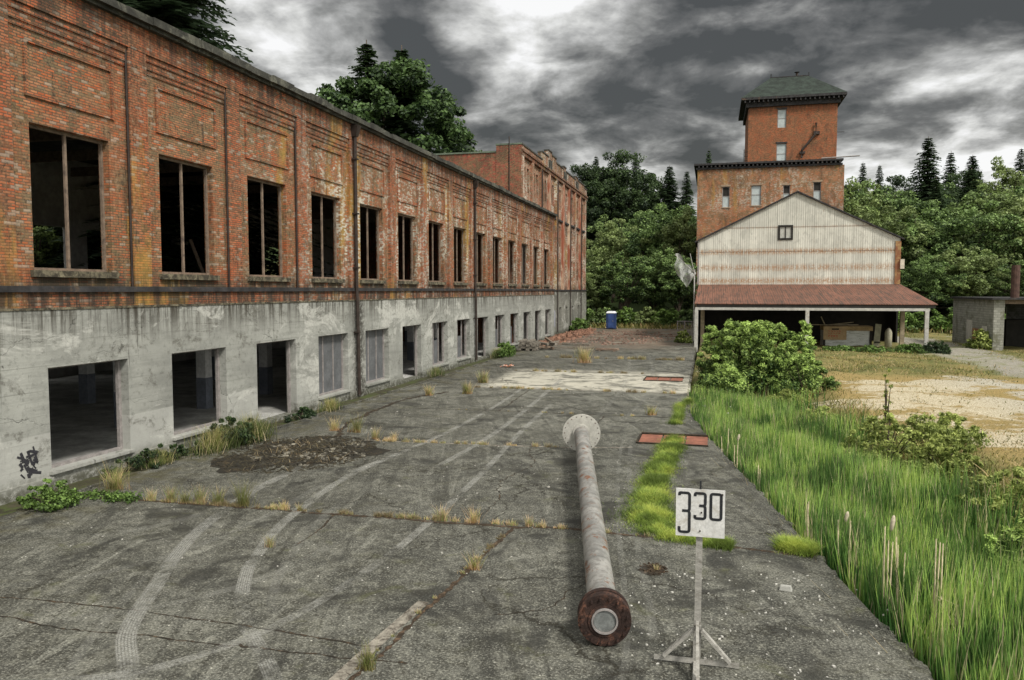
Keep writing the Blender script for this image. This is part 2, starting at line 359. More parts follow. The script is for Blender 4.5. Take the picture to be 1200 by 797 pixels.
def blade_mat(name, dark, mid, tip, dead=(.35, .27, .13), deadf=.1):
    def fn(nt, b, out):
        t = nt.n('ShaderNodeAttribute', attribute_name='t').outputs['Fac']; r = nt.n('ShaderNodeAttribute', attribute_name='rnd').outputs['Fac']
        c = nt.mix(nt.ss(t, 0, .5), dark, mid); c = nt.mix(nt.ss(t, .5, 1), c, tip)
        c = nt.mix(nt.ss(r, .5, 1, 0, .5), c, tuple(a*.5 for a in mid)); c = nt.mix(nt.ss(r, 1-deadf-.02, 1-deadf), c, dead)
        n = nt.noise(nt.pos(), .9, 3, .6); c = nt.mix(nt.ss(n, .45, .58, 0, .8), c, tuple(a*.38 for a in mid)); c = nt.mix(nt.m('MULTIPLY', nt.ss(n, .5, .38, 0, .55), t), c, tuple(a*b_ for a, b_ in zip(tip, (1.5, 1.15, 1))))
        nt.set(b.inputs['Base Color'], c)
        tr = nt.n('ShaderNodeBsdfTranslucent', {'Color': c}); mx = nt.n('ShaderNodeMixShader', {0: .3, 1: b.outputs[0], 2: tr.outputs[0]})
        nt.l.new(mx.outputs[0], out.inputs[0])
    return material(name, fn, .6, .3)
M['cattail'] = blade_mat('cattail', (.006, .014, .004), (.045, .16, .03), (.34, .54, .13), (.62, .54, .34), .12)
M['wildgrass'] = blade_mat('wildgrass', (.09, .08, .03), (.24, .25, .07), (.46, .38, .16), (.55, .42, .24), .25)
M['tuft'] = blade_mat('tuft', (.40, .22, .10), (.30, .36, .10), (.55, .52, .30), (.62, .44, .28), .35)
M['tuft_dry'] = blade_mat('tuft_dry', (.36, .24, .13), (.52, .40, .23), (.66, .56, .38), (.34, .40, .14), .4)
M['deadreed'] = blade_mat('deadreed', (.25, .18, .09), (.42, .35, .2), (.55, .48, .3), (.2, .15, .08), .3)
M['tallweed'] = blade_mat('tallweed', (.03, .04, .012), (.11, .16, .04), (.34, .36, .15), (.5, .42, .26), .18)
M['moss'] = blade_mat('moss', (.05, .08, .01), (.18, .28, .04), (.42, .56, .12), (.3, .28, .1), .04)
M['cattail_dead'] = surf('cattail_dead', (.50, .43, .28), .3, 9.)

def leaf_mat(name, dark, light, hz=.0, trans=.25, alt=None):
    def fn(nt, b, out):
        r = nt.n('ShaderNodeObjectInfo').outputs['Random']; p = nt.pos()
        a = nt.n('ShaderNodeAttribute', attribute_name='t').outputs['Fac']; q = nt.n('ShaderNodeAttribute', attribute_name='rnd').outputs['Fac']
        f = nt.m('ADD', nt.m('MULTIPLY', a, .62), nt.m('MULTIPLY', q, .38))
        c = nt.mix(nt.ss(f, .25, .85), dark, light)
        if alt: c = nt.mix(nt.m('MULTIPLY', nt.ss(r, .3, 1.), .8), c, nt.mix(f, tuple(x*.35 for x in alt), alt))
        c = nt.mix(nt.ss(nt.noise(p, .7, 3, .6), .4, .65, 0, .5), c, tuple(x*.7 for x in dark))
        c = nt.mix(hz, c, (.3, .33, .33)) if hz else c
        nt.set(b.inputs['Base Color'], c)
        tr = nt.n('ShaderNodeBsdfTranslucent', {'Color': c}); mx = nt.n('ShaderNodeMixShader', {0: trans, 1: b.outputs[0], 2: tr.outputs[0]})
        nt.l.new(mx.outputs[0], out.inputs[0])
    return material(name, fn, .55, .3)
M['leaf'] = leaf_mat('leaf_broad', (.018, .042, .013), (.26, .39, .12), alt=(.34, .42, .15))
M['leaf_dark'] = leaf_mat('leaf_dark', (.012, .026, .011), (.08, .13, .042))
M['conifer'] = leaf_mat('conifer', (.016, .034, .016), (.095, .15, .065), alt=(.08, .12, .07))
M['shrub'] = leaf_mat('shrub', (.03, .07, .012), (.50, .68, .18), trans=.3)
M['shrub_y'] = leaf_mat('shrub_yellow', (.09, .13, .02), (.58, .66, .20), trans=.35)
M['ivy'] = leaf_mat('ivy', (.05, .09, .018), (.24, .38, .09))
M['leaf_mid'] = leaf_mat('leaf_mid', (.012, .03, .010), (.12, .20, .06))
M['bark'] = surf('bark', (.07, .055, .04), .4, 6., bump=.8)

# ---------------------------------------------------------------- the setting
def edge_x(y):
    pts = [(-12, 6.87), (10.83, 2.84), (26.9, .0), (33, -.95), (40, -1.15), (61, -1.3), (103, -1.3)]
    for (a, b), (c, d) in zip(pts, pts[1:]):
        if y <= c: return b + (d-b)*(y-a)/(c-a)
    return -1.3
def sm(a, b, v):
    t = min(1, max(0, (v-a)/(b-a))); return t*t*(3-2*t)
def hnoise(x, y): return .10*math.sin(x*.7+1.3*math.sin(y*.31)) * math.cos(y*.53+x*.2) + .05*math.sin(x*1.9+y*1.1)
road_c = [(44, 33), (36, 37), (28, 42), (22.5, 48), (19.8, 55), (19.4, 64), (19.9, 78), (19.6, 90), (14, 99), (-5, 103)]
def seg_d(p, a, b):
    ax, ay = a; bx, by = b; px, py = p; l = (bx-ax)**2+(by-ay)**2
    t = max(0, min(1, ((px-ax)*(bx-ax)+(py-ay)*(by-ay))/l)); return math.hypot(px-ax-t*(bx-ax), py-ay-t*(by-ay))
def road_d(x, y): return min(seg_d((x, y), a, b) for a, b in zip(road_c, road_c[1:]))
def ground_h(x, y):
    e = x - edge_x(y)
    if y < 103:
        d = sm(3.6, 7.4, e) if y < 52 else 1
        yard = -.05 if y > 60 else -.12
        dz = -1.15 + d*(1.15+yard)
        if 38 < y < 60: dz += (yard-dz)*sm(38, 52, y)
        h = dz + hnoise(x, y)*(1 if e > 2 else .5)
    else: h = -.05 + hnoise(x, y)*.5
    if e < 0 and x > -60: h = -1.4 + 1.3*sm(99, 103.2, y)
    hl = sm(118, 230, y)*22 + (sm(-34, -60, x)*sm(10, 60, y)*9)
    hl += sm(38, 110, x)*3*sm(20, 90, y)
    return h + hl
# no overlap under the slab: the hill term only counts away from the buildings
def axis(lo, f0, f1, hi, fine, coarse):
    a = [lo]
    while a[-1] < f0: a.append(a[-1] + min(coarse, max(fine, (f0-a[-1])*.25)))
    a[-1] = f0
    while a[-1] < f1: a.append(a[-1] + fine)
    while a[-1] < hi: a.append(a[-1] + min(coarse, max(fine, (a[-1]-f1)*.25)))
    return a
XS = axis(-700, -4, 30, 700, .5, 40); YS = axis(-60, 0, 104, 900, .5, 40)
gv = []; road = []; pale = []
for yy in YS:
    for xx in XS:
        gv.append((xx, yy, ground_h(xx, yy)))
        rdv = 1-sm(1.0, 4.4, road_d(xx, yy)); road.append(rdv)
        e = xx-edge_x(yy)
        pl = sm(5.6, 9, e)*(1-sm(46, 55, yy))*sm(24, 36, yy+.25*xx)*(1-.5*sm(16, 26, xx))*1.0
        pale.append(pl)
nx = len(XS); gf = []; rf = []
for j in range(len(YS)-1):
    for i in range(nx-1):
        q = (j*nx+i, j*nx+i+1, (j+1)*nx+i+1, (j+1)*nx+i)
        (rf if sum(road[k] for k in q)/4 > .5 else gf).append(q)
def land(name, faces, label):
    used = sorted({k for q in faces for k in q}); mp = {k: i for i, k in enumerate(used)}
    o = raw(name, [gv[k] for k in used], [tuple(mp[k] for k in q) for q in faces], M['land'], None, True)
    for nm, arr in (('road', road), ('pale', pale)):
        at = o.data.attributes.new(nm, 'FLOAT', 'POINT'); at.data.foreach_set('value', [arr[k] for k in used])
    return tag(o, label, 'ground' if name == 'ground' else 'road', kind='structure')
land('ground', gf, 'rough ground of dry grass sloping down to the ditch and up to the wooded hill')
land('gravel_road', rf, 'grey gravel track curving past the barn')

# concrete slab with holes for the two rusty plates
edge_pts = [(edge_x(y), y) for y in [-12, 10.83, 26.9, 30, 33, 36, 40, 61, 80, 103]]
slab = MB()
top = [(-15.2, -12)] + edge_pts + [(-15.2, 103)]
slab.poly([(x, y, 0) for x, y in top])
ej = []
for (a, b), (c, d) in zip(edge_pts, edge_pts[1:]):
    slab.quad((a, b, 0), (c, d, 0), (c, d, -1.45), (a, b, -1.45))
slab.quad((edge_pts[-1][0], 103, 0), (-16.2, 103, 0), (-16.2, 103, -1.4), (edge_pts[-1][0], 103, -1.4))
apron = slab.build('concrete_apron', M['apron']); tag(apron, 'cracked grey concrete yard with tyre marks and weeds', 'pavement', kind='structure')
# chipped edge of the slab: crumbled lip pieces
lip = MB()
for k in range(150):
    y = U(8, 60); x = edge_x(y) + U(-.02, .10); s = U(.04, .14)
    lip.hexa([(x-s+U(-.02, .02), y-s, -.16), (x+s*.4, y-s, -.16), (x+s*.4, y+s*1.6, -.16), (x-s, y+s*1.6, -.16), (x-s, y-s*.8, U(-.02, .018)), (x+s*.3, y-s*.7, U(-.06, 0)), (x+s*.3, y+s, U(-.06, 0)), (x-s, y+s*1.4, U(-.02, .018))])
lip.build('broken_edge', M['apron'], apron)
soil = MB(); N = 120
for k in range(N):
    y0 = -12 + 115*k/N; y1 = -12+115*(k+1)/N
    soil.quad((-16.3, y0, -.06), (-15.2, y0, -.03), (-15.2, y1, -.03), (-16.3, y1, -.06))
M['soil'] = surf('soil', (.05, .045, .025), .5, 2., dirt=(.06, .08, .02), dirtf=.45, bump=1)
tag(soil.build('soil_strip', M['soil']), 'strip of dark soil between wall and yard', 'soil', kind='structure')
curb = MB()
ys = [14.5+i*.9 for i in range(46)]
for a, b in zip(ys, ys[1:]):
    if random.random() < .12: continue
    w = U(.10, .16); curb.box(-15.25, -15.25+w, a, b-.01, -.05, U(.03, .07))
curb.build('kerb_edge', M['apron'], apron)

# joints and cracks: sunken strips shown as thin jagged sheets just above the slab
def catmull(P, n=10):
    P = [Vector((*p, 0)) for p in P]; P = [P[0]*2-P[1]] + P + [P[-1]*2-P[-2]]; out = []
    for i in range(1, len(P)-2):
        for k in range(n):
            t = k/n; a, b, c, d = P[i-1:i+3]
            out.append(.5*((2*b)+(c-a)*t+(2*a-5*b+4*c-d)*t*t+(3*b-a-3*c+d)*t**3))
    out.append(P[-2]); return out
def ribbon(name, P, w, mat, z, jag=0, uv=False, taper=False, step=.08):
    if jag:
        Q = [Vector((*P[0], 0))]; off = 0
        for a, b in zip(P, P[1:]):
            a = Vector((*a, 0)); b = Vector((*b, 0)); L = (b-a).length; n = max(2, int(L/step)); nn = Vector((-(b-a).y, (b-a).x, 0)).normalized()
            for k in range(1, n+1):
                off = off*.9 + U(-1, 1)*jag*.5; Q.append(a+(b-a)*k/n + nn*off*(1 if k < n else 0))
    else: Q = catmull(P, 14)
    vs = []; uvs = []; L = 0
    for k, q in enumerate(Q):
        d = Q[min(k+1, len(Q)-1)]-Q[max(k-1, 0)]; nn = Vector((-d.y, d.x, 0)).normalized()
        if k: L += (q-Q[k-1]).length
        w2 = w/2*(U(.25, 1.5) if jag else 1)
        vs += [q-nn*w2+Vector((0, 0, z)), q+nn*w2+Vector((0, 0, z))]; uvs += [(0, L), (1, L)]
    fs = [(2*k, 2*k+1, 2*k+3, 2*k+2) for k in range(len(Q)-1)]
    o = raw(name, vs, fs, mat, apron)
    if uv:
        ul = o.data.uv_layers.new(name='UVMap')
        for lp in o.data.loops: ul.data[lp.index].uv = uvs[lp.vertex_index]
        at = o.data.attributes.new('end', 'FLOAT', 'POINT'); at.data.foreach_set('value', [min(u[1], L-u[1]) for u in uvs])
    return o
M['crack'] = surf('crack', (.022, .018, .012), .4, 9., dirt=(.10, .065, .035), dirtf=.42)
M['crack_rust'] = surf('crack_rust', (.035, .024, .014), .4, 9., dirt=(.12, .08, .05), dirtf=.42)
M['crack_pale'] = surf('crack_pale', (.25, .23, .19), .4, 6., dirt=(.05, .04, .03), dirtf=.45)
for P, w, jag, mt in [([(-14.9, 15.6), (-8, 15.75), (-4, 15.8), (-3.3, 15.97), (-1, 15.85), (.35, 15.6), (1.9, 15.4)], .11, .04, 'crack_rust'),
                      ([(-4.55, 5), (-4.4, 9.14), (-4.2, 12.5), (-4.0, 15.75)], .085, .03, 'crack_rust'),
                      ([(-11.2, 23.9), (-8, 24.1), (-4.6, 24.3), (-2.4, 24.9)], .12, .03, 'crack_pale'),
                      ([(-11.2, 10.06), (-8.5, 10.21), (-6.05, 10.05), (-4.4, 9.9)], .035, .04, 'crack'),
                      ([(-11, 9.5), (-9, 9.35), (-6.4, 9.52), (-5.08, 9.51), (-3.9, 9.56)], .035, .05, 'crack'),
                      ([(-7.85, 13.56), (-7.9, 14.6), (-8.1, 15.7)], .04, .03, 'crack'),
                      ([(-4.9, 16), (-4.87, 17.5), (-5.3, 19.5), (-5.0, 21.7), (-5.4, 24)], .03, .1, 'crack'),
                      ([(-12, 31), (-8, 31.2), (-4, 31.1), (-1, 31.3)], .07, .03, 'crack'),
                      ([(-12.2, 38.5), (-9, 38.6), (-5, 38.5), (-1.2, 38.5)], .14, .04, 'crack_pale'),
                      ([(-12.5, 47.2), (-8, 47.2), (-3, 47.0)], .12, .06, 'crack_pale'),
                      ([(-12.5, 57), (-6, 57.3), (-1.6, 57)], .2, .1, 'crack'),
                      ([(-14, 67), (-8, 66.5), (-2, 67)], .3, .1, 'crack'),
                      ([(-8.5, 31), (-8.8, 38)], .05, .04, 'crack'), ([(-4.2, 24.6), (-4.1, 31)], .04, .03, 'crack'),
                      ([(-12.4, 24.3), (-13.4, 28), (-13.6, 33), (-12.6, 36.5)], .22, .1, 'crack'),
                      ([(-3.2, 11.4), (-2.4, 11.9), (-1.9, 13.4)], .02, .1, 'crack')]:
    ribbon('crack', P, w, M[mt], .004, jag=jag)
def tyre_fn(strength, ribs):
    def fn(nt, b, out):
        uv = nt.n('ShaderNodeUVMap').outputs[0]; u, v, _ = nt.xyz(uv); p = nt.pos()
        rb = nt.m('ABSOLUTE', nt.m('SINE', nt.m('MULTIPLY', u, math.pi*ribs)))
        rb = nt.ss(rb, .25, .8, .45, 1)
        lug = nt.ss(nt.m('SINE', nt.m('MULTIPLY', nt.m('ADD', v, nt.m('MULTIPLY', u, .06)), 95.)), -.6, .3, .78, 1)
        edge = nt.m('MULTIPLY', nt.ss(u, 0, .12), nt.ss(u, 1, .88))
        en = nt.n('ShaderNodeAttribute', attribute_name='end').outputs['Fac']
        n = nt.ss(nt.noise(p, .8, 5, .75), .38, .56, .08, 1); n2 = nt.ss(nt.noise(p, 22, 4, .8), .3, .6, .25, 1)
        f = nt.m('MULTIPLY', nt.m('MULTIPLY', rb, lug), nt.m('MULTIPLY', edge, nt.ss(en, 0, 1.6)))
        f = nt.m('MULTIPLY', nt.m('MULTIPLY', f, nt.m('MULTIPLY', n, n2)), strength)
        b.inputs['Base Color'].default_value = (.34, .34, .31, 1)
        mx = nt.n('ShaderNodeMixShader', {0: f, 2: b.outputs[0], 1: nt.n('ShaderNodeBsdfTransparent').outputs[0]})
        nt.l.new(mx.outputs[0], out.inputs[0])
    return fn
ribbon('patched_strip', [(-4.62, 8), (-4.58, 9.4), (-4.42, 11.6)], .2, M['crack_pale'], .0045)
M['tyre'] = material('tyre_dust', tyre_fn(.75, 7), .9); M['tyre_soft'] = material('tyre_dust_soft', tyre_fn(.22, 6), .9)
for i, (P, w, mt) in enumerate([
        ([(-7.0, 7.2), (-7.23, 8.26), (-8.24, 9.49), (-9.1, 11.2), (-9.56, 12.13), (-10.32, 14.06), (-11.0, 17.0), (-11.2, 20)], .42, 'tyre'),
        ([(-7.7, 7.5), (-8.5, 9.0), (-9.35, 11.0), (-10.2, 13.2)], .22, 'tyre_soft'),
        ([(-5.0, 7.8), (-5.39, 8.73), (-6.95, 10.44), (-7.9, 12.0), (-8.25, 12.9), (-8.9, 15.03), (-9.4, 18.9), (-9.2, 23)], .36, 'tyre'),
        ([(-5.9, 9.7), (-6.9, 11.2), (-7.6, 13.0), (-8.2, 15.2), (-8.5, 18)], .26, 'tyre_soft'),
        ([(-8.8, 7.7), (-7.31, 8.4), (-6.5, 9.5), (-6.1, 10.8), (-5.9, 12.6), (-5.83, 14.5), (-6.0, 19.8), (-6.5, 27), (-6.8, 34)], .3, 'tyre'),
        ([(-10.4, 9.2), (-9.0, 9.9), (-7.9, 11.0), (-7.3, 12.6), (-7.1, 15)], .3, 'tyre_soft'),
        ([(-12, 10.2), (-10.6, 11.1), (-9.8, 12.6), (-9.5, 15), (-9.7, 19)], .3, 'tyre_soft'),
        ([(-13.5, 12.3), (-11.8, 13.4), (-11, 15), (-10.8, 18)], .35, 'tyre_soft'),
        ([(-.55, 8), (-.77, 11.4), (-1.45, 16), (-2.2, 22), (-2.6, 27)], .2, 'tyre_soft'),
        ([(-.95, 8), (-1.15, 11.4), (-1.8, 16), (-2.5, 22), (-2.9, 27)], .16, 'tyre_soft'),
        ([(-7.5, 20), (-7.3, 26), (-7.6, 34), (-8.2, 44)], .34, 'tyre'),
        ([(-9.6, 19), (-9.0, 25), (-9.0, 33), (-9.4, 40)], .3, 'tyre'),
        ([(-4.6, 26), (-4.3, 34), (-4.6, 44), (-6, 60)], .3, 'tyre_soft'),
        ([(-3.2, 30), (-3.0, 38), (-3.6, 50), (-5, 64)], .3, 'tyre_soft')]):
    ribbon('tyre_mark', P, w*.72, M[mt], .007+.0008*i, uv=True)

# ---------------------------------------------------------------- long brick building
FX = -16.2; SP = 4.68
B = empty('brick_factory', (-26, 45, 0), 'long two-storey brick factory wing on a grey concrete ground floor with empty windows', 'building')
YN, YF = -4.0, 81.7
idx = range(-4, 14)
wy = [17.38 + SP*i for i in idx]
up_h = [(y-1.34, y+1.3, 5.5, 9.13) for y in wy if y < 80]
wall(MB(), 'x', 0, 0, 0, 1, 0, 1, [])
mb = MB(); wall(mb, 'x', FX-.14, FX-.5, YN, YF, 4.95, 12.7, up_h)
mb.box(-36, FX-.14, YF-.3, YF, 4.95, 12.6)
mb.build('brick_wall', M['brick'], B)
lo_h = []
for i, y in zip(idx, wy):
    if i == -1: continue
    d = i in (2, 5, 8, 12)
    w = .0
    lo_h.append((y-1.18, y+1.62, .06 if d else .42, 3.04))
mb = MB(); wall(mb, 'x', FX, FX-.45, YN, YF, -.1, 4.5, lo_h); mb.build('concrete_wall', M['concrete'], B)
mb = MB(); mb.box(FX-.5, FX-.04, YN, YF, 4.5, 4.95); mb.build('brick_course', M['brick_trim'], B)
# pilasters, frieze, corbels, panels
for i in idx:
    y = 19.75 + SP*i
    m_ = MB(); m_.box(FX-.14, FX, y-.36, y+.36, 5.1, 11.9)
    m_.build('pilaster', M['brick_trim'], B)
mb = MB(); mb.box(FX-.139, FX+.012, YN, YF, 11.9, 12.7); mb.build('frieze', M['brick_trim'], B)
mb = MB()
for i in idx:
    y = 17.38 + SP*i; a, b = y-1.96, y+1.98
    mb.box(FX-.139, FX-.04, a, b, 11.72, 11.9); mb.box(FX-.139, FX-.075, a, b, 11.5, 11.72); mb.box(FX-.139, FX-.105, a, b, 11.36, 11.5)
mb.build('corbelling', M['brick_trim'], B)
for i in idx:
    y = 17.38 + SP*i; m_ = MB(); a, b, z0, z1, t = y-1.45, y+1.5, 9.75, 11.14, .09
    m_.box(FX-.139, FX-.085, a, b, z1-t, z1); m_.box(FX-.139, FX-.085, a, a+t, z0, z1-t); m_.box(FX-.139, FX-.085, b-t, b, z0, z1-t); m_.box(FX-.139, FX-.085, a+t, b-t, z0, z0+t)
    m_.build('blind_panel', M['brick_trim'], B)
mb = MB(); mb.box(FX-.3, FX+.05, YN, YF, 4.95, 5.1); mb.build('belt_course', M['band'], B)
mb = MB(); mb.box(FX-.46, FX+.025, YN, YF, 4.5, 4.56)
y = YN
mb.build('ledge', M['sill'], B)
# ragged roof edge
mb = MB(); y = YN
while y < YF:
    L = U(.4, 1.6); L = min(L, YF-y); h = U(-.03, .05); o_ = U(-.03, .04)
    mb.box(FX-.6, FX+.30+o_, y, y+L, 12.7, 12.92+h); mb.box(FX-.6, FX+.16+o_, y, y+L-.005, 12.60, 12.699)
    y += L
mb.build('cornice', M['roofedge'], B)
mb = MB(); mb.hexa([(-36.3, YN, 12.5), (FX-.55, YN, 12.5), (FX-.55, 70.8, 12.5), (-36.3, 70.8, 12.5), (-36.3, YN, 13.1), (FX-.55, YN, 12.8), (FX-.55, 70.8, 12.8), (-36.3, 70.8, 13.1)])
mb.box(-17.1, FX-.55, 70.8, YF, 12.5, 12.8)
mb.build('roof', M['roofedge'], B)
# upper windows: frame > mullion
for y in [w_ for w_ in wy if w_ < 80]:
    f = MB(); a, b, z0, z1 = y-1.34, y+1.3, 5.5, 9.13; x0, x1 = FX-.42, FX-.34
    f.box(x0, x1, a, a+.07, z0, z1); f.box(x0, x1, b-.07, b, z0, z1); f.box(x0, x1, a+.07, b-.07, z1-.08, z1); f.box(x0, x1, a+.07, b-.07, z0, z0+.07)
    fo = f.build('window', M['frame'], B)
    m_ = MB(); m_.box(FX-.415, FX-.35, y-.045, y+.03, 5.57, 9.05); m_.build('mullion', M['frame'], fo)
    s = MB(); s.box(FX-.36, FX-.03, a-.12, b+.12, 5.33, 5.498); s.build('sill', M['sill'], fo)
# lower windows
for i, h in zip([i for i in idx if i != -1], lo_h):
    a, b, z0, z1 = h; x0, x1 = FX-.36, FX-.26
    f = MB(); f.box(x0, x1, a, a+.06, z0, z1); f.box(x0, x1, b-.1, b, z0, z1); f.box(x0, x1, a+.06, b-.1, z1-.06, z1)
    if z0 > .2: f.box(x0, x1+.05, a+.06, b-.1, z0, z0+.07)
    if i in (3, 4, 6, 7, 9):
        for k in (.32, .66): f.box(x0+.01, x1-.01, a+(b-a)*k-.03, a+(b-a)*k+.03, z0+.07, z1-.06)
    fo = f.build('door_frame' if z0 < .2 else 'lower_window', M['frame_grey'], B)
    if i in (3, 4):
        MB().box(x0+.03, x0+.05, a+.06, b-.1, z0+.07, z1-.06).build('board_panel', M['panel'], fo)
    elif i in (6, 7, 9, 10):
        MB().box(x0+.03, x0+.05, a+.06, a+(b-a)*.6, z0+.07, z0+1.5).build('board_panel', M['panel'], fo)
    if z0 > .2:
        s = MB(); s.box(FX-.3, FX+.1, a-.08, b+.08, z0-.09, z0-.003); s.build('sill', M['concrete'], fo)
# plinth under the wall
mb = MB()
for a, b in zip([YN]+[h[1] for h in lo_h], [h[0] for h in lo_h]+[YF]): MB().box(FX-.01, FX+.07, a, b, -.1, .27).build('plinth', M['concrete'], B)
# downpipes with hoppers
for y in (33.75, 52.7):
    m_ = MB(); m_.tube([(FX+.13, y, 12.5), (FX+.13, y, 4.9), (FX+.16, y, 4.4), (FX+.16, y+.08, .1)], .085, 8)
    for z in (3, 6, 8.5, 11): m_.box(FX, FX+.25, y-.13, y+.13, z, z+.07)
    d = m_.build('downpipe', M['pipe_dark'], B)
    h = MB(); h.hexa([(FX, y-.12, 12.05), (FX+.24, y-.12, 12.05), (FX+.24, y+.12, 12.05), (FX, y+.12, 12.05), (FX, y-.22, 12.55), (FX+.36, y-.22, 12.55), (FX+.36, y+.22, 12.55), (FX, y+.22, 12.55)])
    h.build('hopper', M['pipe_dark'], d)
for y in (19.35, 24.05, 28.7):  # dark strips standing for the shadow line and moss in the gap beside pilasters
    MB().tube([(FX-.06, y, 11.8), (FX-.06, y, 4.6)], .035, 6).build('mossy_shadow_line', M['pipe_dark'], B)
# painted tag on the foot of the wall
g = MB()
random.seed(5)
for k in range(26):
    cy = 15.5+U(-.3, .3)*.75; cz = .75+U(-.28, .28); a = U(0, 6.28); l = U(.05, .2); w_ = U(.015, .05)
    dy, dz = math.cos(a)*l, math.sin(a)*l; ny, nz = -math.sin(a)*w_, math.cos(a)*w_
    g.quad((FX+.004+.0004*k, cy-dy-ny, cz-dz-nz), (FX+.004+.0004*k, cy+dy-ny*.4, cz+dz-nz), (FX+.004+.0004*k, cy+dy+ny, cz+dz+nz*.5), (FX+.004+.0004*k, cy-dy+ny, cz-dz+nz))
g.build('graffiti', surf('graffiti_black', (.03, .03, .035), .3, 8), B)
# interior
mb = MB()
mb.box(-36, FX-.46, YN, 70.9, -.3, .05)
mb.box(-36, FX-.51, YN, 70.9, 4.55, 4.93)
mb.build('floor', surf('floor', (.42, .42, .4), .35, 1.), B)
mb = MB(); bh = [(y-1.6, y+1.6, 5.2, 8.6) for y in [17.38+SP*i for i in range(-3, 11)]]
wall(mb, 'x', -36.3, -36.0, YN, 70.9, 4.93, 12.5, bh)
bl = [(y-1.5, y+1.5, 1.0, 3.6) for y in [17.38+SP*i for i in range(-3, 11)]]
wall(mb, 'x', -36.3, -36.0, YN, 70.9, -.3, 4.93, bl)
mb.box(-36, FX-.46, YN, YN+.3, 0, 12.5)
mb.box(-17.2, FX-.51, 70.9, 71.0, 0, 12.5); mb.box(-17.15, -17.1, 71, YF, 0, 12.5)
mb.build('interior_wall', M['interior'], B)
for x in (-20.6, -26.5):
    for i in range(-2, 11):
        y = 19.2+SP*i
        c = MB(); c.box(x-.22, x+.22, y-.22, y+.22, 1.35, 4.55); c1 = c.build('column', M['interior_white'], B)
        MB().box(x-.23, x+.23, y-.23, y+.23, .05, 1.349).build('column_foot', M['interior_grey'], c1)
mb = MB()
for y in range(-2, 15): mb.beam((-36, 19.5+y*SP, 11.8), (FX-.6, 19.5+y*SP, 11.8), .2, .5)
for q in ((-27, 33, 5, 31, 8), (-25.5, 36, 5, 35.3, 7.6), (-30, 38, 5, 38, 8.4)):
    mb.beam((q[0], q[1], q[2]), (q[0]-.6, q[3], q[4]), .15, .15)
mb.build('roof_beams', M['frame'], B)

# ---------------------------------------------------------------- tall brick building
T = empty('tall_brick_mill', (-26, 90, 0), 'taller red brick mill with stepped parapet and pilasters beyond the factory wing', 'building')
TX = -17.2; Y0, Y1 = 71.0, 109.5
wins = []
cols = []
for k in range(9):
    yc = 73.6+k*4.1
    cols.append(yc)
    for dy in (-.85, .55):
        for (z0, z1) in ((6.2, 8.6), (10, 12.4), (14.3, 16.6)):
            if k == 0 and z0 < 13: continue
            wins.append((yc+dy-.4, yc+dy+.5, z0, z1))
mb = MB(); wall(mb, 'x', TX-.14, TX-.6, Y0, Y1, 4.9, 17.8, wins); mb.build('brick_wall', M['brick_tall'], T)
for h in wins:
    f = MB(); f.box(TX-.5, TX-.44, h[0], h[0]+.07, h[2], h[3]); f.box(TX-.5, TX-.44, h[1]-.07, h[1], h[2], h[3]); f.box(TX-.5, TX-.44, h[0]+.07, h[1]-.07, (h[2]+h[3])/2, (h[2]+h[3])/2+.08)
    fo = f.build('window', M['frame'], T)
    MB().box(TX-.56, TX-.54, *h).build('pane', M['dark'], fo)
lw = [(y-.7, y+.7, .9, 3.0) for y in (86, 90.1, 94.2, 98.5, 103)]
mb = MB(); wall(mb, 'x', TX+.05, TX-.6, Y0, Y1, -.1, 4.9, lw); mb.build('concrete_wall', M['concrete_far'], T)
for h in lw: MB().box(TX-.45, TX-.4, *h).build('lower_window', M['dark'], T)
mb = MB(); mb.box(TX-.5, TX+.14, Y0, Y1, 4.9, 5.05); mb.box(TX-.2, TX+.06, Y0+.01, Y1-.01, 12.9, 13.1); mb.build('belt_course', M['band'], T)
pil_pale = surf('pilaster_pale', (.5, .38, .27), .4, 1.5, dirt=(.28, .09, .05), dirtf=.5, stretch=(1, 1, .3))
for k in range(10):
    y = 71.4+k*4.1
    m_ = MB(); m_.box(TX-.14, TX+.10, y-.38, y+.38, 5.05, 17.4); m_.build('pilaster', pil_pale if k in (3, 5, 6, 8) else M['brick_tall'], T)
mb = MB(); mb.box(TX-.4, TX+.12, Y0-.01, Y1, 17.4, 17.75); mb.box(TX-.4, TX+.22, Y0-.02, Y1+.05, 17.75, 17.95); mb.build('cornice', M['brick_trim'], T)
# stepped parapet
prof = [(71, 80, 18.5), (80, 83.2, 19.3), (83.2, 85.0, 20.0), (85, 87.5, 19.75), (87.5, 92, 19.3), (92, 93.6, 19.6), (93.6, 100.5, 19.2), (100.5, 102, 19.6), (102, 107.5, 19.3), (107.5, 109.5, 19.0)]
mb = MB(); cp = MB()
for a, b, z in prof:
    mb.box(TX-.45, TX+.02, a, b, 17.95, z-.14); cp.box(TX-.5, TX+.09, a-.03, b+.03, z-.139, z)
mb.build('parapet', M['brick_tall'], T); cp.build('coping', M['roofedge'], T)
for y in (83.2, 92, 100.5):
    MB().box(TX+.021, TX+.16, y, y+1.4, 17.96, 18.9).build('parapet_block', M['roofedge'], T)
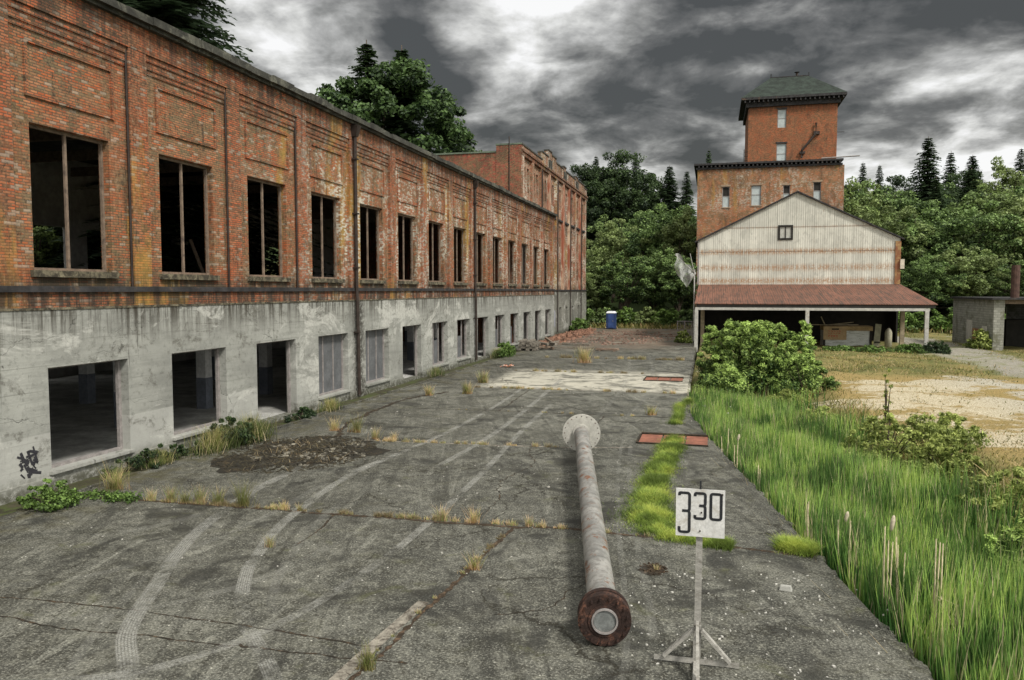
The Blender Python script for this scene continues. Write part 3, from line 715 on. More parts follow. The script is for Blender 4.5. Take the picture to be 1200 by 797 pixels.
# near end wall, stepping down to the left
mb = MB(); mb.box(-19.6, TX+.0, Y0-.05, Y0-.003, -.1, 18.36); mb.box(-19.6, TX-.62, Y0-.0, Y0+.4, -.1, 18.36); mb.box(-38, -19.6, Y0, Y0+.4, -.1, 17.72); mb.build('end_wall', M['brick_near'], T)
mb = MB(); mb.box(-19.65, TX+.05, Y0-.08, Y0+.5, 18.36, 18.5); mb.box(-38, -19.66, Y0-.08, Y0+.5, 17.72, 17.86); mb.build('coping', surf('coping_green', (.12, .15, .11), .3, 2), T)
mb = MB(); mb.box(-38, TX-.6, Y0+.4, Y1, 17.0, 17.3); mb.box(-38, -37.6, Y0+.4, Y1, 0, 17.3); mb.box(-38, TX-.6, Y1-.3, Y1, 0, 18); mb.build('roof', M['roofedge'], T)
MB().tube([(-18.34, Y0-.1, 14), (-18.34, Y0-.1, 19.1)], .05, 6).build('mast', M['pipe_dark'], T)
for y in (79.2, 87.6, 95.9, 104):
    MB().tube([(TX+.22, y, 17.3), (TX+.22, y, .2)], .07, 6).build('downpipe', M['pipe_dark'], T)
MB().box(TX+.051, TX+.07, 83, 87, .9, 2.7).build('painted_patch', surf('patch', (.3, .31, .36), .2, 1), T)

# ---------------------------------------------------------------- brick tower
W = empty('brick_tower', (7.5, 125, 0), 'red brick tower with green hipped roof rising from a wide brick block', 'building')
BX0, BX1, BY0, BY1, BZ = -2.3, 17.0, 115, 137, 21.9
lwn = [(1.1, 2.1, 16.6, 19.45), (5.0, 6.3, 16.75, 19.5), (9.2, 10.1, 17.0, 19.4), (13.1, 14.1, 17.2, 19.7)]
mb = MB(); wall(mb, 'y', BY0, BY0+.5, BX0, BX1, 0, BZ, lwn)
mb.box(BX0, BX0+.5, BY0+.5, BY1, 0, BZ); mb.box(BX1-.5, BX1, BY0+.5, BY1, 0, BZ); mb.box(BX0, BX1, BY1-.4, BY1+.0, 0, BZ)
mb.build('lower_wall', M['brick_block'], W)
mb = MB(); mb.box(BX0-.5, BX1-.2, BY0-.5, BY1, BZ+.55, BZ+.8)
for k in range(34): x = BX0+.1+k*.56; mb.box(x, x+.2, BY0-.42, BY0, BZ+.25, BZ+.549)
mb.box(BX0-.2, BX1-.25, BY0-.2, BY1-.1, BZ, BZ+.25)
mb.build('cornice', M['band'], W)
board = surf('board_blue', (.42, .47, .47), .15, 2., dirt=(.2, .2, .18), dirtf=.3)
arch = surf('arch_stone', (.3, .22, .15), .3, 3)
for k, (a, b, z0, z1) in enumerate(lwn):
    f = MB(); f.box(a, a+.1, BY0+.15, BY0+.25, z0, z1); f.box(b-.1, b, BY0+.15, BY0+.25, z0, z1); f.box(a+.1, b-.1, BY0+.15, BY0+.25, z1-.1, z1); f.box(a+.1, b-.1, BY0+.15, BY0+.25, z0+(z1-z0)*.52, z0+(z1-z0)*.52+.08)
    fo = f.build('window', M['frame_grey'], W)
    if k == 1: MB().box(a+.1, b-.1, BY0+.2, BY0+.24, z0, z1-.1).build('board', board, fo)
    else:
        MB().box(a+.1, b-.1, BY0+.2, BY0+.24, z0, z0+(z1-z0)*.52).build('board', board, fo)
        MB().box(a+.1, b-.1, BY0+.2, BY0+.24, z0+(z1-z0)*.53, z1-.1).build('pane', M['dark'], fo)
    MB().box(a-.15, b+.15, BY0-.06, BY0+.1, z1+.003, z1+.25).build('lintel', arch, fo)
    MB().box(a-.1, b+.1, BY0-.08, BY0+.14, z0-.15, z0-.003).build('sill', arch, fo)
TX0, TX1, TY0, TY1, TZ = 4.6, 16.5, 119, 131, 31.0
twn = [(8.5, 9.75, 28.1, 31.0-.02), (8.5, 9.9, 22.9, 25.8)]
twn = [(8.55, 9.75, 28.0, 30.6), (8.5, 9.85, 22.9, 25.8)]
mb = MB(); wall(mb, 'y', TY0, TY0+.5, TX0, TX1, BZ, TZ, twn)
mb.box(TX0, TX0+.5, TY0+.5, TY1, BZ, TZ); mb.box(TX1-.5, TX1, TY0+.5, TY1, BZ, TZ); mb.box(TX0+.5, TX1-.5, TY1-.5, TY1, BZ, TZ)
mb.build('tower_wall', M['brick_tower'], W)
for (a, b, z0, z1) in twn:
    f = MB(); f.box(a, a+.09, TY0+.12, TY0+.22, z0, z1); f.box(b-.09, b, TY0+.12, TY0+.22, z0, z1); f.box(a+.09, b-.09, TY0+.12, TY0+.22, z1-.09, z1); f.box(a+.09, b-.09, TY0+.14, TY0+.22, (z0+z1)/2-.03, (z0+z1)/2+.03)
    fo = f.build('window', M['frame_grey'], W); MB().box(a+.09, b-.09, TY0+.18, TY0+.2, z0, z1-.09).build('board', board, fo)
    MB().box(a-.12, b+.12, TY0-.05, TY0+.1, z1+.003, z1+.2).build('lintel', M['band'], fo)
mb = MB(); e = 1.05
mb.box(TX0-e, TX1+e, TY0-e, TY1+e, TZ+.9, TZ+1.25); mb.box(TX0-.35, TX1+.35, TY0-.35, TY1+.35, TZ, TZ+.899)
for k in range(22): x = TX0-.6+k*.62; mb.box(x, x+.18, TY0-.95, TY0-.35, TZ+.55, TZ+.899)
mb.build('eaves', M['band'], W)
M['roofgreen'] = surf('roof_green', (.022, .032, .025), .5, 1.2, dirt=(.05, .07, .055), dirtf=.3)
zE = TZ+1.25; zR = 35.9
A = [(TX0-e, TY0-e, zE), (TX1+e, TY0-e, zE), (TX1+e, TY1+e, zE), (TX0-e, TY1+e, zE)]; xa, xb, ya, yb = 7.7, 13.0, 122.6, 127.6
C_ = [(xa, ya, zR), (xb, ya, zR), (xb, yb, zR), (xa, yb, zR)]
mb = MB(); mb.poly(C_)
for i in range(4): mb.quad(A[i], A[(i+1) % 4], C_[(i+1) % 4], C_[i])
rf_ = mb.build('roof', M['roofgreen'], W)
MB().tube([(11.4, 123, zR), (11.4, 123, zR+.6), (11.4, 123, zR+.7)], [.18, .18, .4], 8).build('vent', M['pipe_dark'], rf_)
mb = MB(); mb.tube([(xa+.1, ya, zR), (xa+.1, ya, zR+.6)], .07, 5); mb.tube([(xb, ya, zR), (xb, ya, zR+.5)], .07, 5); mb.box(xa, xb, ya-.05, ya+.1, zR-.02, zR+.12); mb.build('ridge', M['band'], rf_)
mb = MB(); mb.tube([(11.9, TY0-.3, 23.6), (11.9, TY0-.3, 24.7), (13.7, TY0-.3, 26.9), (13.7, TY0-.3, 28.4)], .16, 8); mb.box(11.6, 12.3, TY0-.35, TY0, 24.2, 24.5); mb.box(13.4, 14.2, TY0-.4, TY0, 26.8, 27.2); mb.build('stovepipe', M['pipe_dark'], W)
MB().tube([(14, BY0-.4, BZ+.9), (18.8, BY0-.4, BZ+1.05)], .09, 6).build('rod', M['frame_grey'], W)
MB().tube([(TX1, 120, 27.2), (TX1+1.1, 120, 27.2)], .04, 5).build('bracket', M['pipe_dark'], W)
mb = MB()
for s_ in (0, .5): mb.tube([(TX0-.5, 119.2+s_, 22.6), (TX0-.5, 119.2+s_, 25.2)], .05, 5)
for z in (23, 23.6, 24.2, 24.8): mb.tube([(TX0-.5, 119.2, z), (TX0-.5, 119.7, z)], .04, 5); mb.tube([(TX0-.5, 119.2, z), (TX0, 119.2, z)], .03, 5)
mb.build('ladder', M['pipe_dark'], W)
mb = MB(); mb.box(BX0+.1, TX0, BY0+.1, BY1-.2, BZ+.805, BZ+.85); mb.build('flat_roof', M['roofedge'], W)

# ---------------------------------------------------------------- barn
Bn = empty('metal_barn', (7.8, 90, 0), 'gabled barn of rusty pale metal sheets with a red-brown lean-to roof on posts', 'barn')
def sheet_fn(base, rust, horiz=(), seam=.86, amount=.5, vert='x', allrust=False):
    def fn(nt, b, out):
        p = nt.pos(); x, y, z = nt.xyz(p)
        n1 = nt.noise(p, .5, 5, .6); n2 = nt.noise(p, 6, 7, .8); st = nt.noise(nt.vmul(p, (6, .5, .35) if allrust else (6, 6, .35)), 1, 6, .7)
        c = nt.mix(nt.ss(n1, .3, .7), tuple(a*.82 for a in base), tuple(a*1.15 for a in base))
        cell = nt.n('ShaderNodeTexWhiteNoise', {'W': nt.m('FLOOR', nt.m('DIVIDE', x, seam))}, noise_dimensions='1D').outputs['Value']
        c = nt.mix(nt.ss(cell, 0, 1, 0, .3), c, tuple(a*.55 for a in base))
        rf = nt.ss(nt.m('ADD', nt.m('MULTIPLY', st, .6), nt.m('MULTIPLY', n2, .4)), *((.47, .58) if allrust else (.56, .66)), 0, amount)
        for hz, wd, k in horiz:
            bd = nt.ss(nt.m('ABSOLUTE', nt.m('SUBTRACT', z, nt.m('ADD', hz, nt.m('MULTIPLY', nt.m('SUBTRACT', n1, .5), .2)))), wd, 0, 0, k)
            rf = nt.m('MAXIMUM', rf, nt.m('MULTIPLY', bd, nt.ss(nt.m('ADD', n2, nt.m('MULTIPLY', nt.m('SUBTRACT', st, .5), .8)), .38, .56)))
        c = nt.mix(rf, c, rust)
        sm_ = nt.ss(nt.m('ABSOLUTE', nt.m('SUBTRACT', nt.m('FRACT', nt.m('DIVIDE', x, seam)), .5)), .47, .5)
        c = nt.mix(nt.m('MULTIPLY', sm_, .6), c, (.05, .04, .03))
        cor = nt.m('SINE', nt.m('MULTIPLY', x, 2*math.pi/.2))
        c = nt.mix(nt.ss(cor, .3, -1, 0, .03 if not allrust else .2), c, (.05, .05, .04))
        c = nt.mix(nt.ss(nt.noise(nt.vmul(p, (1, 1, .5)), 2.2, 6, .75, .5), .5, .64, 0, .6), c, tuple(a*.6 for a in base))
        for hz, wd, k in horiz[:2]:
            ln = nt.ss(nt.m('ABSOLUTE', nt.m('SUBTRACT', z, hz)), .05, .02, 0, .6); c = nt.mix(ln, c, (.08, .06, .05))
        nt.set(b.inputs['Base Color'], c); nt.set(b.inputs['Normal'], nt.bump(nt.m('ADD', cor, n2), .35, .03))
    return fn
M['sheet'] = material('sheet_pale', sheet_fn((.54, .535, .47), (.30, .16, .07), ((8.75, .45, .95), (11.1, .2, .45), (7.2, .55, .8), (5.9, .5, .9)), .86, .6), .7)
M['sheet_roof'] = material('sheet_rust', sheet_fn((.18, .08, .052), (.06, .04, .03), (), .86, .95, allrust=True), .8)
bx0, bx1, by0, by1, ze, zp, xm = -1.45, 17.05, 81.0, 108.0, 9.85, 14.4, 7.8
mb = MB(); wz = (6.18, 7.4, 9.95, 11.22)
# gable sheet around the little window
mb.poly([(bx0, by0, 5.5), (wz[0], by0, 5.5), (wz[0], by0, ze+(zp-ze)*(wz[0]-bx0)/(xm-bx0)), (bx0, by0, ze)])
mb.poly([(wz[1], by0, 5.5), (bx1, by0, 5.5), (bx1, by0, ze), (xm, by0, zp), (wz[1], by0, ze+(zp-ze)*(wz[1]-bx0)/(xm-bx0))])
mb.quad((wz[0], by0, 5.5), (wz[1], by0, 5.5), (wz[1], by0, wz[2]), (wz[0], by0, wz[2]))
mb.poly([(wz[0], by0, wz[3]), (wz[1], by0, wz[3]), (wz[1], by0, ze+(zp-ze)*(wz[1]-bx0)/(xm-bx0)), (wz[0], by0, ze+(zp-ze)*(wz[0]-bx0)/(xm-bx0))])
mb.build('gable_wall', M['sheet'], Bn)
f = MB(); a, b, c, d = wz; f.box(a-.08, a+.1, by0-.08, by0+.1, c-.08, d+.08); f.box(b-.1, b+.08, by0-.08, by0+.1, c-.08, d+.08); f.box(a+.1, b-.1, by0-.08, by0+.1, d-.1, d+.08); f.box(a+.1, b-.1, by0-.08, by0+.1, c-.08, c+.1); f.box((a+b)/2-.04, (a+b)/2+.04, by0-.05, by0+.06, c+.1, d-.1)
fo = f.build('window', M['dark'], Bn); MB().box(a+.1, b-.1, by0+.02, by0+.04, c+.1, d-.1).build('pane', surf('pane_pale', (.42, .42, .38), .2, 2), fo)
mb = MB(); ov = .32; th_ = .14
sl = (zp-ze)/(xm-bx0); sr = (zp-ze)/(bx1-xm)
for (xa_, za_, xb_, zb_) in ((bx0-ov, ze-ov*sl, xm, zp), (xm, zp, bx1+ov, ze-ov*sr)):
    mb.hexa([(xa_, by0-.25, za_+.02), (xb_, by0-.25, zb_+.02), (xb_, by1, zb_+.02), (xa_, by1, za_+.02), (xa_, by0-.25, za_+.02+th_), (xb_, by0-.25, zb_+.02+th_), (xb_, by1, zb_+.02+th_), (xa_, by1, za_+.02+th_)])
mb.build('roof', M['band'], Bn)
mb = MB(); mb.box(bx0, bx0+.15, by0+.01, by1, 0, ze); mb.box(bx1-.15, bx1, by0+.01, by1, 0, ze); mb.box(bx0+.15, bx1-.15, by1-.15, by1, 0, ze); mb.box(bx0+.16, bx1-.16, by0+2.5, by0+2.7, 0, 5.5); mb.box(bx0+.15, bx1-.15, by0+.01, by0+2.5, 5.35, 5.49)
mb.build('side_wall', M['dark'], Bn)
# lean-to roof
mb = MB(); mb.hexa([(bx0-.05, 70.5, 3.78), (bx1+.75, 70.5, 3.78), (bx1+.1, by0-.01, 5.5), (bx0+.1, by0-.01, 5.5), (bx0-.05, 70.5, 3.84), (bx1+.75, 70.5, 3.84), (bx1+.1, by0-.01, 5.56), (bx0+.1, by0-.01, 5.56)])
mb.build('lean_to_roof', M['sheet_roof'], Bn)
mb = MB(); mb.box(bx0+.1, bx1+.6, 70.56, 70.7, 3.53, 3.775); mb.build('fascia', M['dark'], Bn)
M['post'] = surf('post_white', (.42, .41, .38), .2, 3., dirt=(.2, .12, .06), dirtf=.35)
mb = MB(); mb.box(bx0, bx1+.15, 70.42, 70.62, 3.28, 3.5); mb.build('beam', M['post'], Bn)
for x in (-1.33, 7.8, 17.0): MB().box(x-.15, x+.15, 70.4, 70.64, -.4, 3.279).build('post', M['post'], Bn)
for x in (-.85, 16.0): MB().box(x-.17, x+.17, 74.2, 74.5, -.4, 4.0).build('post', surf('post_old', (.3, .25, .17), .3, 3), Bn)
M['rusttrim'] = surf('rust_trim', (.32, .2, .09), .3, 2., dirt=(.2, .08, .04), dirtf=.5)
MB().box(bx1-.42, bx1+.06, by0-.12, by0-.004, 5.57, ze-.25).build('corner_board', M['rusttrim'], Bn)
MB().box(bx1+.0, bx1+.35, by0-.3, by0-.13, 7.0, 7.9).build('lamp_box', surf('lampbox', (.55, .5, .4), .2, 3), Bn)
MB().box(bx0-.05, bx0+.12, by0-.12, by0-.004, 5.57, ze-.15).build('corner_board', M['frame_grey'], Bn)
mb = MB()
for k in range(6): mb.box(bx0+2+k*2.6, bx0+2.18+k*2.6, 70.7, by0, 3.3, 3.5)
mb.build('rafters', M['dark'], Bn)
# torn white net hanging from the corner
net = []
def net_fn(nt, b, out):
    uv = nt.xyz(nt.pos()); g1 = nt.m('SINE', nt.m('MULTIPLY', uv[2], 60.)); g2 = nt.m('SINE', nt.m('MULTIPLY', uv[0], 60.))
    f = nt.m('MAXIMUM', nt.ss(g1, .0, .5), nt.ss(g2, .0, .5)); f = nt.m('MULTIPLY', f, nt.ss(nt.noise(nt.pos(), 2.5, 5, .7), .35, .5, .35, .9))
    b.inputs['Base Color'].default_value = (.5, .51, .49, 1)
    mx = nt.n('ShaderNodeMixShader', {0: f, 2: b.outputs[0], 1: nt.n('ShaderNodeBsdfTransparent').outputs[0]}); nt.l.new(mx.outputs[0], out.inputs[0])
M['net'] = material('net', net_fn, .8)
V = []; F = []; n = 14
for j in range(n+1):
    for i in range(n+1):
        u = i/n; v = j/n
        x = -3.6+u*1.9; zt = 8.6-2.6*math.sin(u*1.57)*.7 + .5*abs(math.sin(u*7)); zb = 5.2+1.7*abs(u-.55)*1.6
        V.append((x+.12*math.sin(v*7+u*3), 79.5+.35*math.sin(u*13+v*2)+.1*math.sin(v*9), zt+(zb-zt)*v))
for j in range(n):
    for i in range(n): a = j*(n+1)+i; F.append((a, a+1, a+n+2, a+n+1))
nt_ = empty('torn_net', (-2.6, 79.5, 5), 'torn white net hanging from a pole at the barn corner', 'net')
raw('netting', V, F, M['net'], nt_, True)
mb = MB(); mb.tube([(-1.75, 79.6, 0), (-1.75, 79.6, 7.0)], .07, 6); mb.tube([(-3.65, 79.5, 8.5), (-1.7, 79.6, 6.7)], .035, 5); mb.tube([(-2.2, 79.6, 8.6), (-1.75, 79.6, 6.6)], .03, 5); mb.build('pole', M['post'], nt_)
# wire fence bit by the barn
fe = empty('wire_fence', (-2.6, 79.5, 0), 'short sagging wire mesh fence beside the left post of the barn', 'fence')
mb = MB()
for x in (-3.3, -2.6, -1.9): mb.tube([(x, 78.8, -.1), (x, 78.8, 2.0)], .04, 5)
mb.tube([(-3.3, 78.8, 1.95), (-1.9, 78.8, 1.95)], .03, 5); mb.build('fence_posts', M['frame_grey'], fe)
mb = MB()
for k in range(10):
    mb.tube([(-3.3+k*.155, 78.8, .1), (-3.3+k*.155, 78.8, 1.95)], .008, 3, False); mb.tube([(-3.3, 78.8, .15+k*.19), (-1.9, 78.8, .15+k*.19)], .008, 3, False)
mb.build('wire_mesh', M['frame_grey'], fe)
# things stored under the lean-to
cr = empty('white_crate', (12, 76, 0), 'large white plank-sided crate with tan top rail under the lean-to roof', 'crate')
MB().box(9.85, 13.9, 76, 78.2, -.3, 1.35).build('side', surf('crate_white', (.62, .64, .6), .15, 1.5, stretch=(1, 1, 4), dirt=(.16, .18, .12), dirtf=.4), cr, bevel=.02)
MB().box(9.8, 13.95, 75.9, 78.3, 1.353, 1.75).build('top_rail', surf('crate_rail', (.33, .24, .12), .3, 2.), cr, bevel=.02)
for x in (9.9, 13.8): MB().box(x-.09, x+.09, 75.88, 75.995, -.3, 1.35).build('corner_batten', M['dark'], cr)
lb = empty('leaning_boards', (11, 76, 1.8), 'loose weathered boards lying on top of the white crate', 'boards')
mb = MB(); mb.beam((8.6, 76.2, 1.86), (10.6, 76.3, 1.84), .2, .07); mb.beam((10.2, 76.5, 1.83), (12.4, 76.4, 2.1), .25, .06); mb.beam((10.8, 76.8, 1.84), (12.9, 77.0, 1.84), .25, .1); mb.beam((9.6, 76.1, 2.6), (9.95, 76.1, 1.85), .08, .08); mb.build('board', surf('board_tan', (.36, .3, .2), .3, 3), lb)
sg = empty('notice_board', (10.6, 75.8, .9), 'small tan notice board with red lettering on the front of the crate', 'sign')
MB().box(9.8, 11.75, 75.80, 75.87, .52, 1.72).build('board', surf('notice_tan', (.42, .3, .16), .15, 4), sg)
random.seed(3); red = surf('red_paint', (.45, .07, .04), .2, 5)
for row, z in enumerate((1.22, .85)):
    for k in range(5 if row == 0 else 4):
        mb = MB(); w_ = .16; h_ = .24 if row == 0 else .15; x0 = 10.2+k*.22
        P3 = [(x0+w_*U(.6, 1), z-h_/2), (x0, z-h_/2+U(0, .05)), (x0+U(-.02, .02), z+h_/2), (x0+w_, z+h_/2*U(.3, 1)), (x0+w_*U(.3, .9), z)]
        for (a0, b0), (a1, b1) in zip(P3, P3[1:]): i0 = len(mb.v); mb.quad((a0, 75.79, b0-.022), (a1, 75.79, b1-.022), (a1, 75.789, b1+.022), (a0, 75.789, b0+.022))
        mb.build('lettering', red, sg)
MB().box(10.5, 11.1, 75.785, 75.795, 1.42, 1.55).build('slot', M['dark'], sg)
for nm, x, lab in (('gas_cylinder', 15.3, 'tall pale gas cylinder with rounded top standing near the right barn post'),):
    gc = empty(nm, (x, 76.2, -.3), lab, 'cylinder')
    MB().tube([(x, 76.2, -.3), (x, 76.2, 1.2), (x, 76.2, 1.45), (x, 76.2, 1.58)], [.3, .3, .22, .08], 14).build('body', surf('cyl_pale', (.42, .40, .3), .2, 3, .5), gc, True)
    MB().tube([(x, 76.2, 1.58), (x, 76.2, 1.72)], .06, 8).build('valve', M['pipe_dark'], gc)
dp = empty('olive_board', (14.3, 76.4, -.3), 'narrow greenish board leaning beside the white crate', 'panel')
mb = MB(); mb.beam((14.25, 76.0, -.3), (14.5, 76.4, 1.95), .5, .06, up=(0, 1, 0)); mb.build('board', surf('panel_olive', (.33, .32, .22), .25, 3), dp)
mb = MB(); mb.box(14.1, 14.6, 75.9, 76, .3, .4); mb.build('batten', M['dark'], dp)

# ---------------------------------------------------------------- block shed
S = empty('block_shed', (28, 79, 0), 'low flat-roofed concrete block shed with an open dark front at the right edge', 'shed')
sx0, sx1, sy0, sy1, sz = 22.8, 36, 73.5, 85, 4.2
def block_fn(nt, b, out):
    p = nt.pos(); x, y, z = nt.xyz(p)
    br = nt.n('ShaderNodeTexBrick', {'Vector': nt.comb(nt.m('ADD', x, y), z), 'Color1': (.3, .3, .26, 1), 'Color2': (.22, .22, .19, 1), 'Mortar': (.13, .13, .11, 1), 'Scale': 1., 'Mortar Size': .014, 'Brick Width': .42, 'Row Height': .21})
    n1 = nt.noise(p, 1.2, 7, .7, .4); c = nt.mix(nt.ss(n1, .5, .64, 0, .7), br.outputs['Color'], (.09, .09, .05))
    c = nt.mix(nt.ss(nt.noise(p, 8, 5, .7), .5, .7, 0, .6), c, (.12, .12, .1)); nt.set(b.inputs['Base Color'], c)
M['blockwall'] = material('blockwall', block_fn, .9)
mb = MB(); mb.box(sx0, sx0+.25, sy0, sy1, -.2, sz); mb.box(sx0+.25, sx1, sy1-.25, sy1, -.2, 1.4); mb.box(sx0+.25, sx0+1.9, sy1-.25, sy1, 1.4, sz); mb.box(sx0+4.6, sx1, sy1-.25, sy1, 1.4, sz); mb.box(sx0+1.9, sx0+4.6, sy1-.25, sy1, 3.4, sz)
mb.box(sx1-.25, sx1, sy0, sy1-.25, -.2, sz); mb.box(sx0+.25, sx0+.8, sy0, sy0+.25, -.2, sz)
mb.build('block_wall', M['blockwall'], S)
mb = MB(); mb.box(sx0-.25, sx1+.2, sy0-.4, sy1+.2, sz, sz+.16); mb.build('roof', M['band'], S)
mb = MB(); mb.box(sx0+.8, sx1, sy0+.1, sy0+.3, sz-.35, sz-.003); mb.build('lintel', M['frame'], S)
for x in (sx0+3.6, sx0+7): MB().box(x-.1, x+.1, sy0+.1, sy0+.3, -.2, sz-.35).build('post', M['frame'], S)
mb = MB(); mb.box(sx0+2.4, sx0+9, 78, 80, -.2, 2.4); mb.build('inner_partition', M['dark'], S)
MB().tube([(24.8, 75, sz+.16), (24.8, 75, 7.1)], .33, 12).build('chimney', surf('chimney_rust', (.08, .045, .035), .4, 3), S)
MB().box(sx0-.05, sx0-.004, 75.0, 76.2, .3, 1.9).build('pale_board', surf('paleboard', (.5, .48, .42), .15, 2), S)
MB().box(sx0-.05, sx0-.004, 79, 80.5, .5, 2.3).build('pale_board', surf('paleboard2', (.45, .43, .38), .15, 2), S)
MB().box(sx0-.06, sx0-.004, 76.4, 78.7, .2, 1.6).build('rust_panel', M['rusttrim'], S)

# ---------------------------------------------------------------- portable toilet
pt = empty('portable_toilet', (-12.55, 101, 0), 'blue portable toilet with white roof standing at the far end of the yard', 'toilet')
ptb = surf('plastic_blue', (.025, .05, .14), .2, 2., .5)
MB().box(-13.15, -11.95, 100.4, 101.6, .08, 2.05).build('cabin', ptb, pt, bevel=.04)
mb = MB(); mb.hexa([(-13.2, 100.35, 2.052), (-11.9, 100.35, 2.052), (-11.9, 101.65, 2.052), (-13.2, 101.65, 2.052), (-13.0, 100.6, 2.3), (-12.1, 100.6, 2.3), (-12.1, 101.4, 2.3), (-13.0, 101.4, 2.3)]); mb.build('roof', surf('plastic_white', (.7, .72, .74), .08, 2, .5), pt, bevel=.03)
d = MB().box(-12.9, -12.2, 100.36, 100.398, .2, 1.95).build('door', surf('plastic_door', (.035, .07, .2), .2, 2., .5), pt)
MB().box(-12.32, -12.25, 100.33, 100.359, 1.0, 1.12).build('handle', M['frame_grey'], d)
MB().box(-13.2, -11.9, 100.35, 101.65, -.02, .079).build('skid', M['dark'], pt)

# ---------------------------------------------------------------- the steel pipe
a = Vector((-1.42, 10.86, .385)); b = Vector((-3.86, 23.85, .585)); d = (b-a).normalized(); up_ = Vector((0, 0, 1)); rx = d.cross(up_).normalized(); ry = rx.cross(d)
P_ = empty('steel_pipe', (-2.6, 17, 0), 'long grey steel pipe with a flange at each end lying across the concrete', 'pipe')
def pipe_fn(nt, b_, out):
    p = nt.pos(); n1 = nt.noise(p, 1.5, 6, .7, .4); n2 = nt.noise(p, 9, 7, .8); st = nt.noise(nt.vmul(p, (3, .5, 1)), 2.2, 6, .75)
    c = nt.mix(nt.ss(n1, .35, .65), (.15, .15, .14), (.29, .285, .265))
    c = nt.mix(nt.ss(n2, .5, .6, 0, .6), c, (.11, .10, .09))
    c = nt.mix(nt.ss(st, .55, .66, 0, .7), c, (.13, .12, .11))
    c = nt.mix(nt.ss(nt.noise(p, 3.2, 6, .75, .8), .575, .61), c, (.15, .065, .03))
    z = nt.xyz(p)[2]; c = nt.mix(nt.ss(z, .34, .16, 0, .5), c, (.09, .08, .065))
    nt.set(b_.inputs['Base Color'], c); nt.set(b_.inputs['Normal'], nt.bump(n2, .25, .01))
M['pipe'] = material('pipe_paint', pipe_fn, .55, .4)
M['rust'] = surf('rust', (.032, .018, .014), .5, 7., dirt=(.15, .07, .045), dirtf=.4, bump=.8)
M['white_metal'] = surf('white_metal', (.42, .41, .37), .2, 4., .6, dirt=(.16, .09, .05), dirtf=.3)
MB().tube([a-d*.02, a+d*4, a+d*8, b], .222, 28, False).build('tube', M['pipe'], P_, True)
for t in (1.8, 5.6, 9.6): MB().tube([a+d*t, a+d*(t+.03)], .227, 28, False).build('weld_seam', M['pipe'], P_, True)
def ring(mb, c0, c1, ro, ri, n=40):
    i0 = len(mb.v)
    for c in (c0, c1):
        for r in (ro, ri):
            for k in range(n): t = 2*math.pi*k/n; mb.v.append(tuple(c + (rx*math.cos(t)+ry*math.sin(t))*r))
    for k in range(n):
        k2 = (k+1) % n; A0, A1, B0, B1 = i0, i0+n, i0+2*n, i0+3*n
        mb.f += [(A0+k, A0+k2, A1+k2, A1+k), (B0+k2, B0+k, B1+k, B1+k2), (A0+k2, A0+k, B0+k, B0+k2), (A1+k, A1+k2, B1+k2, B1+k)]
mb = MB(); ring(mb, a-d*.16, a-d*.03, .375, .232); nf = mb.build('near_flange', M['rust'], P_, bevel=.008)
mb = MB(); ring(mb, a+d*.02, a+d*.11, .375, .221); mb.build('backing_flange', M['rust'], nf, bevel=.008)
mb = MB(); ring(mb, a-d*.029, a+d*.019, .33, .222); mb.build('gasket', M['frame_grey'], nf)
mb = MB(); ring(mb, a-d*.20, a-d*.155, .185, .16); mb.build('collar', M['frame_grey'], nf)
mb = MB(); ring(mb, a-d*.175, a-d*.158, .233, .19); mb.build('seal', M['rust'], nf)
mb = MB(); mb.tube([a-d*.175, a-d*.16], .155, 30); mb.build('end_cap', surf('cap', (.16, .17, .165), .3, 9., dirt=(.3, .3, .28), dirtf=.35), nf)
for k in range(16):
    t = 2*math.pi*(k+.5)/16; q = a+(rx*math.cos(t)+ry*math.sin(t))*.325
    MB().tube([q-d*.20, q+d*.15], .02, 6).build('bolt', M['rust'], nf)
mb = MB(); ring(mb, b-d*.0, b+d*.05, .585, .222, 48); ff = mb.build('far_flange', M['white_metal'], P_, bevel=.006)
mb = MB(); ring(mb, b-d*.10, b-d*.001, .27, .222); mb.build('hub', M['white_metal'], ff)
for k in range(20):
    t = 2*math.pi*k/20; q = b+(rx*math.cos(t)+ry*math.sin(t))*.52
    MB().tube([q-d*.006, q+d*.02], .018, 6).build('bolt_hole', M['rust'], ff)
ch = MB(); ch.hexa([(-1.75, 11.7, 0), (-1.3, 11.8, 0), (-1.35, 11.95, 0), (-1.8, 11.85, 0), (-1.72, 11.7, .16), (-1.33, 11.8, .16), (-1.38, 11.95, .16), (-1.77, 11.85, .16)])
tag(ch.build('timber_chock', M['frame']), 'short timber chock wedged under the near end of the steel pipe', 'chock')

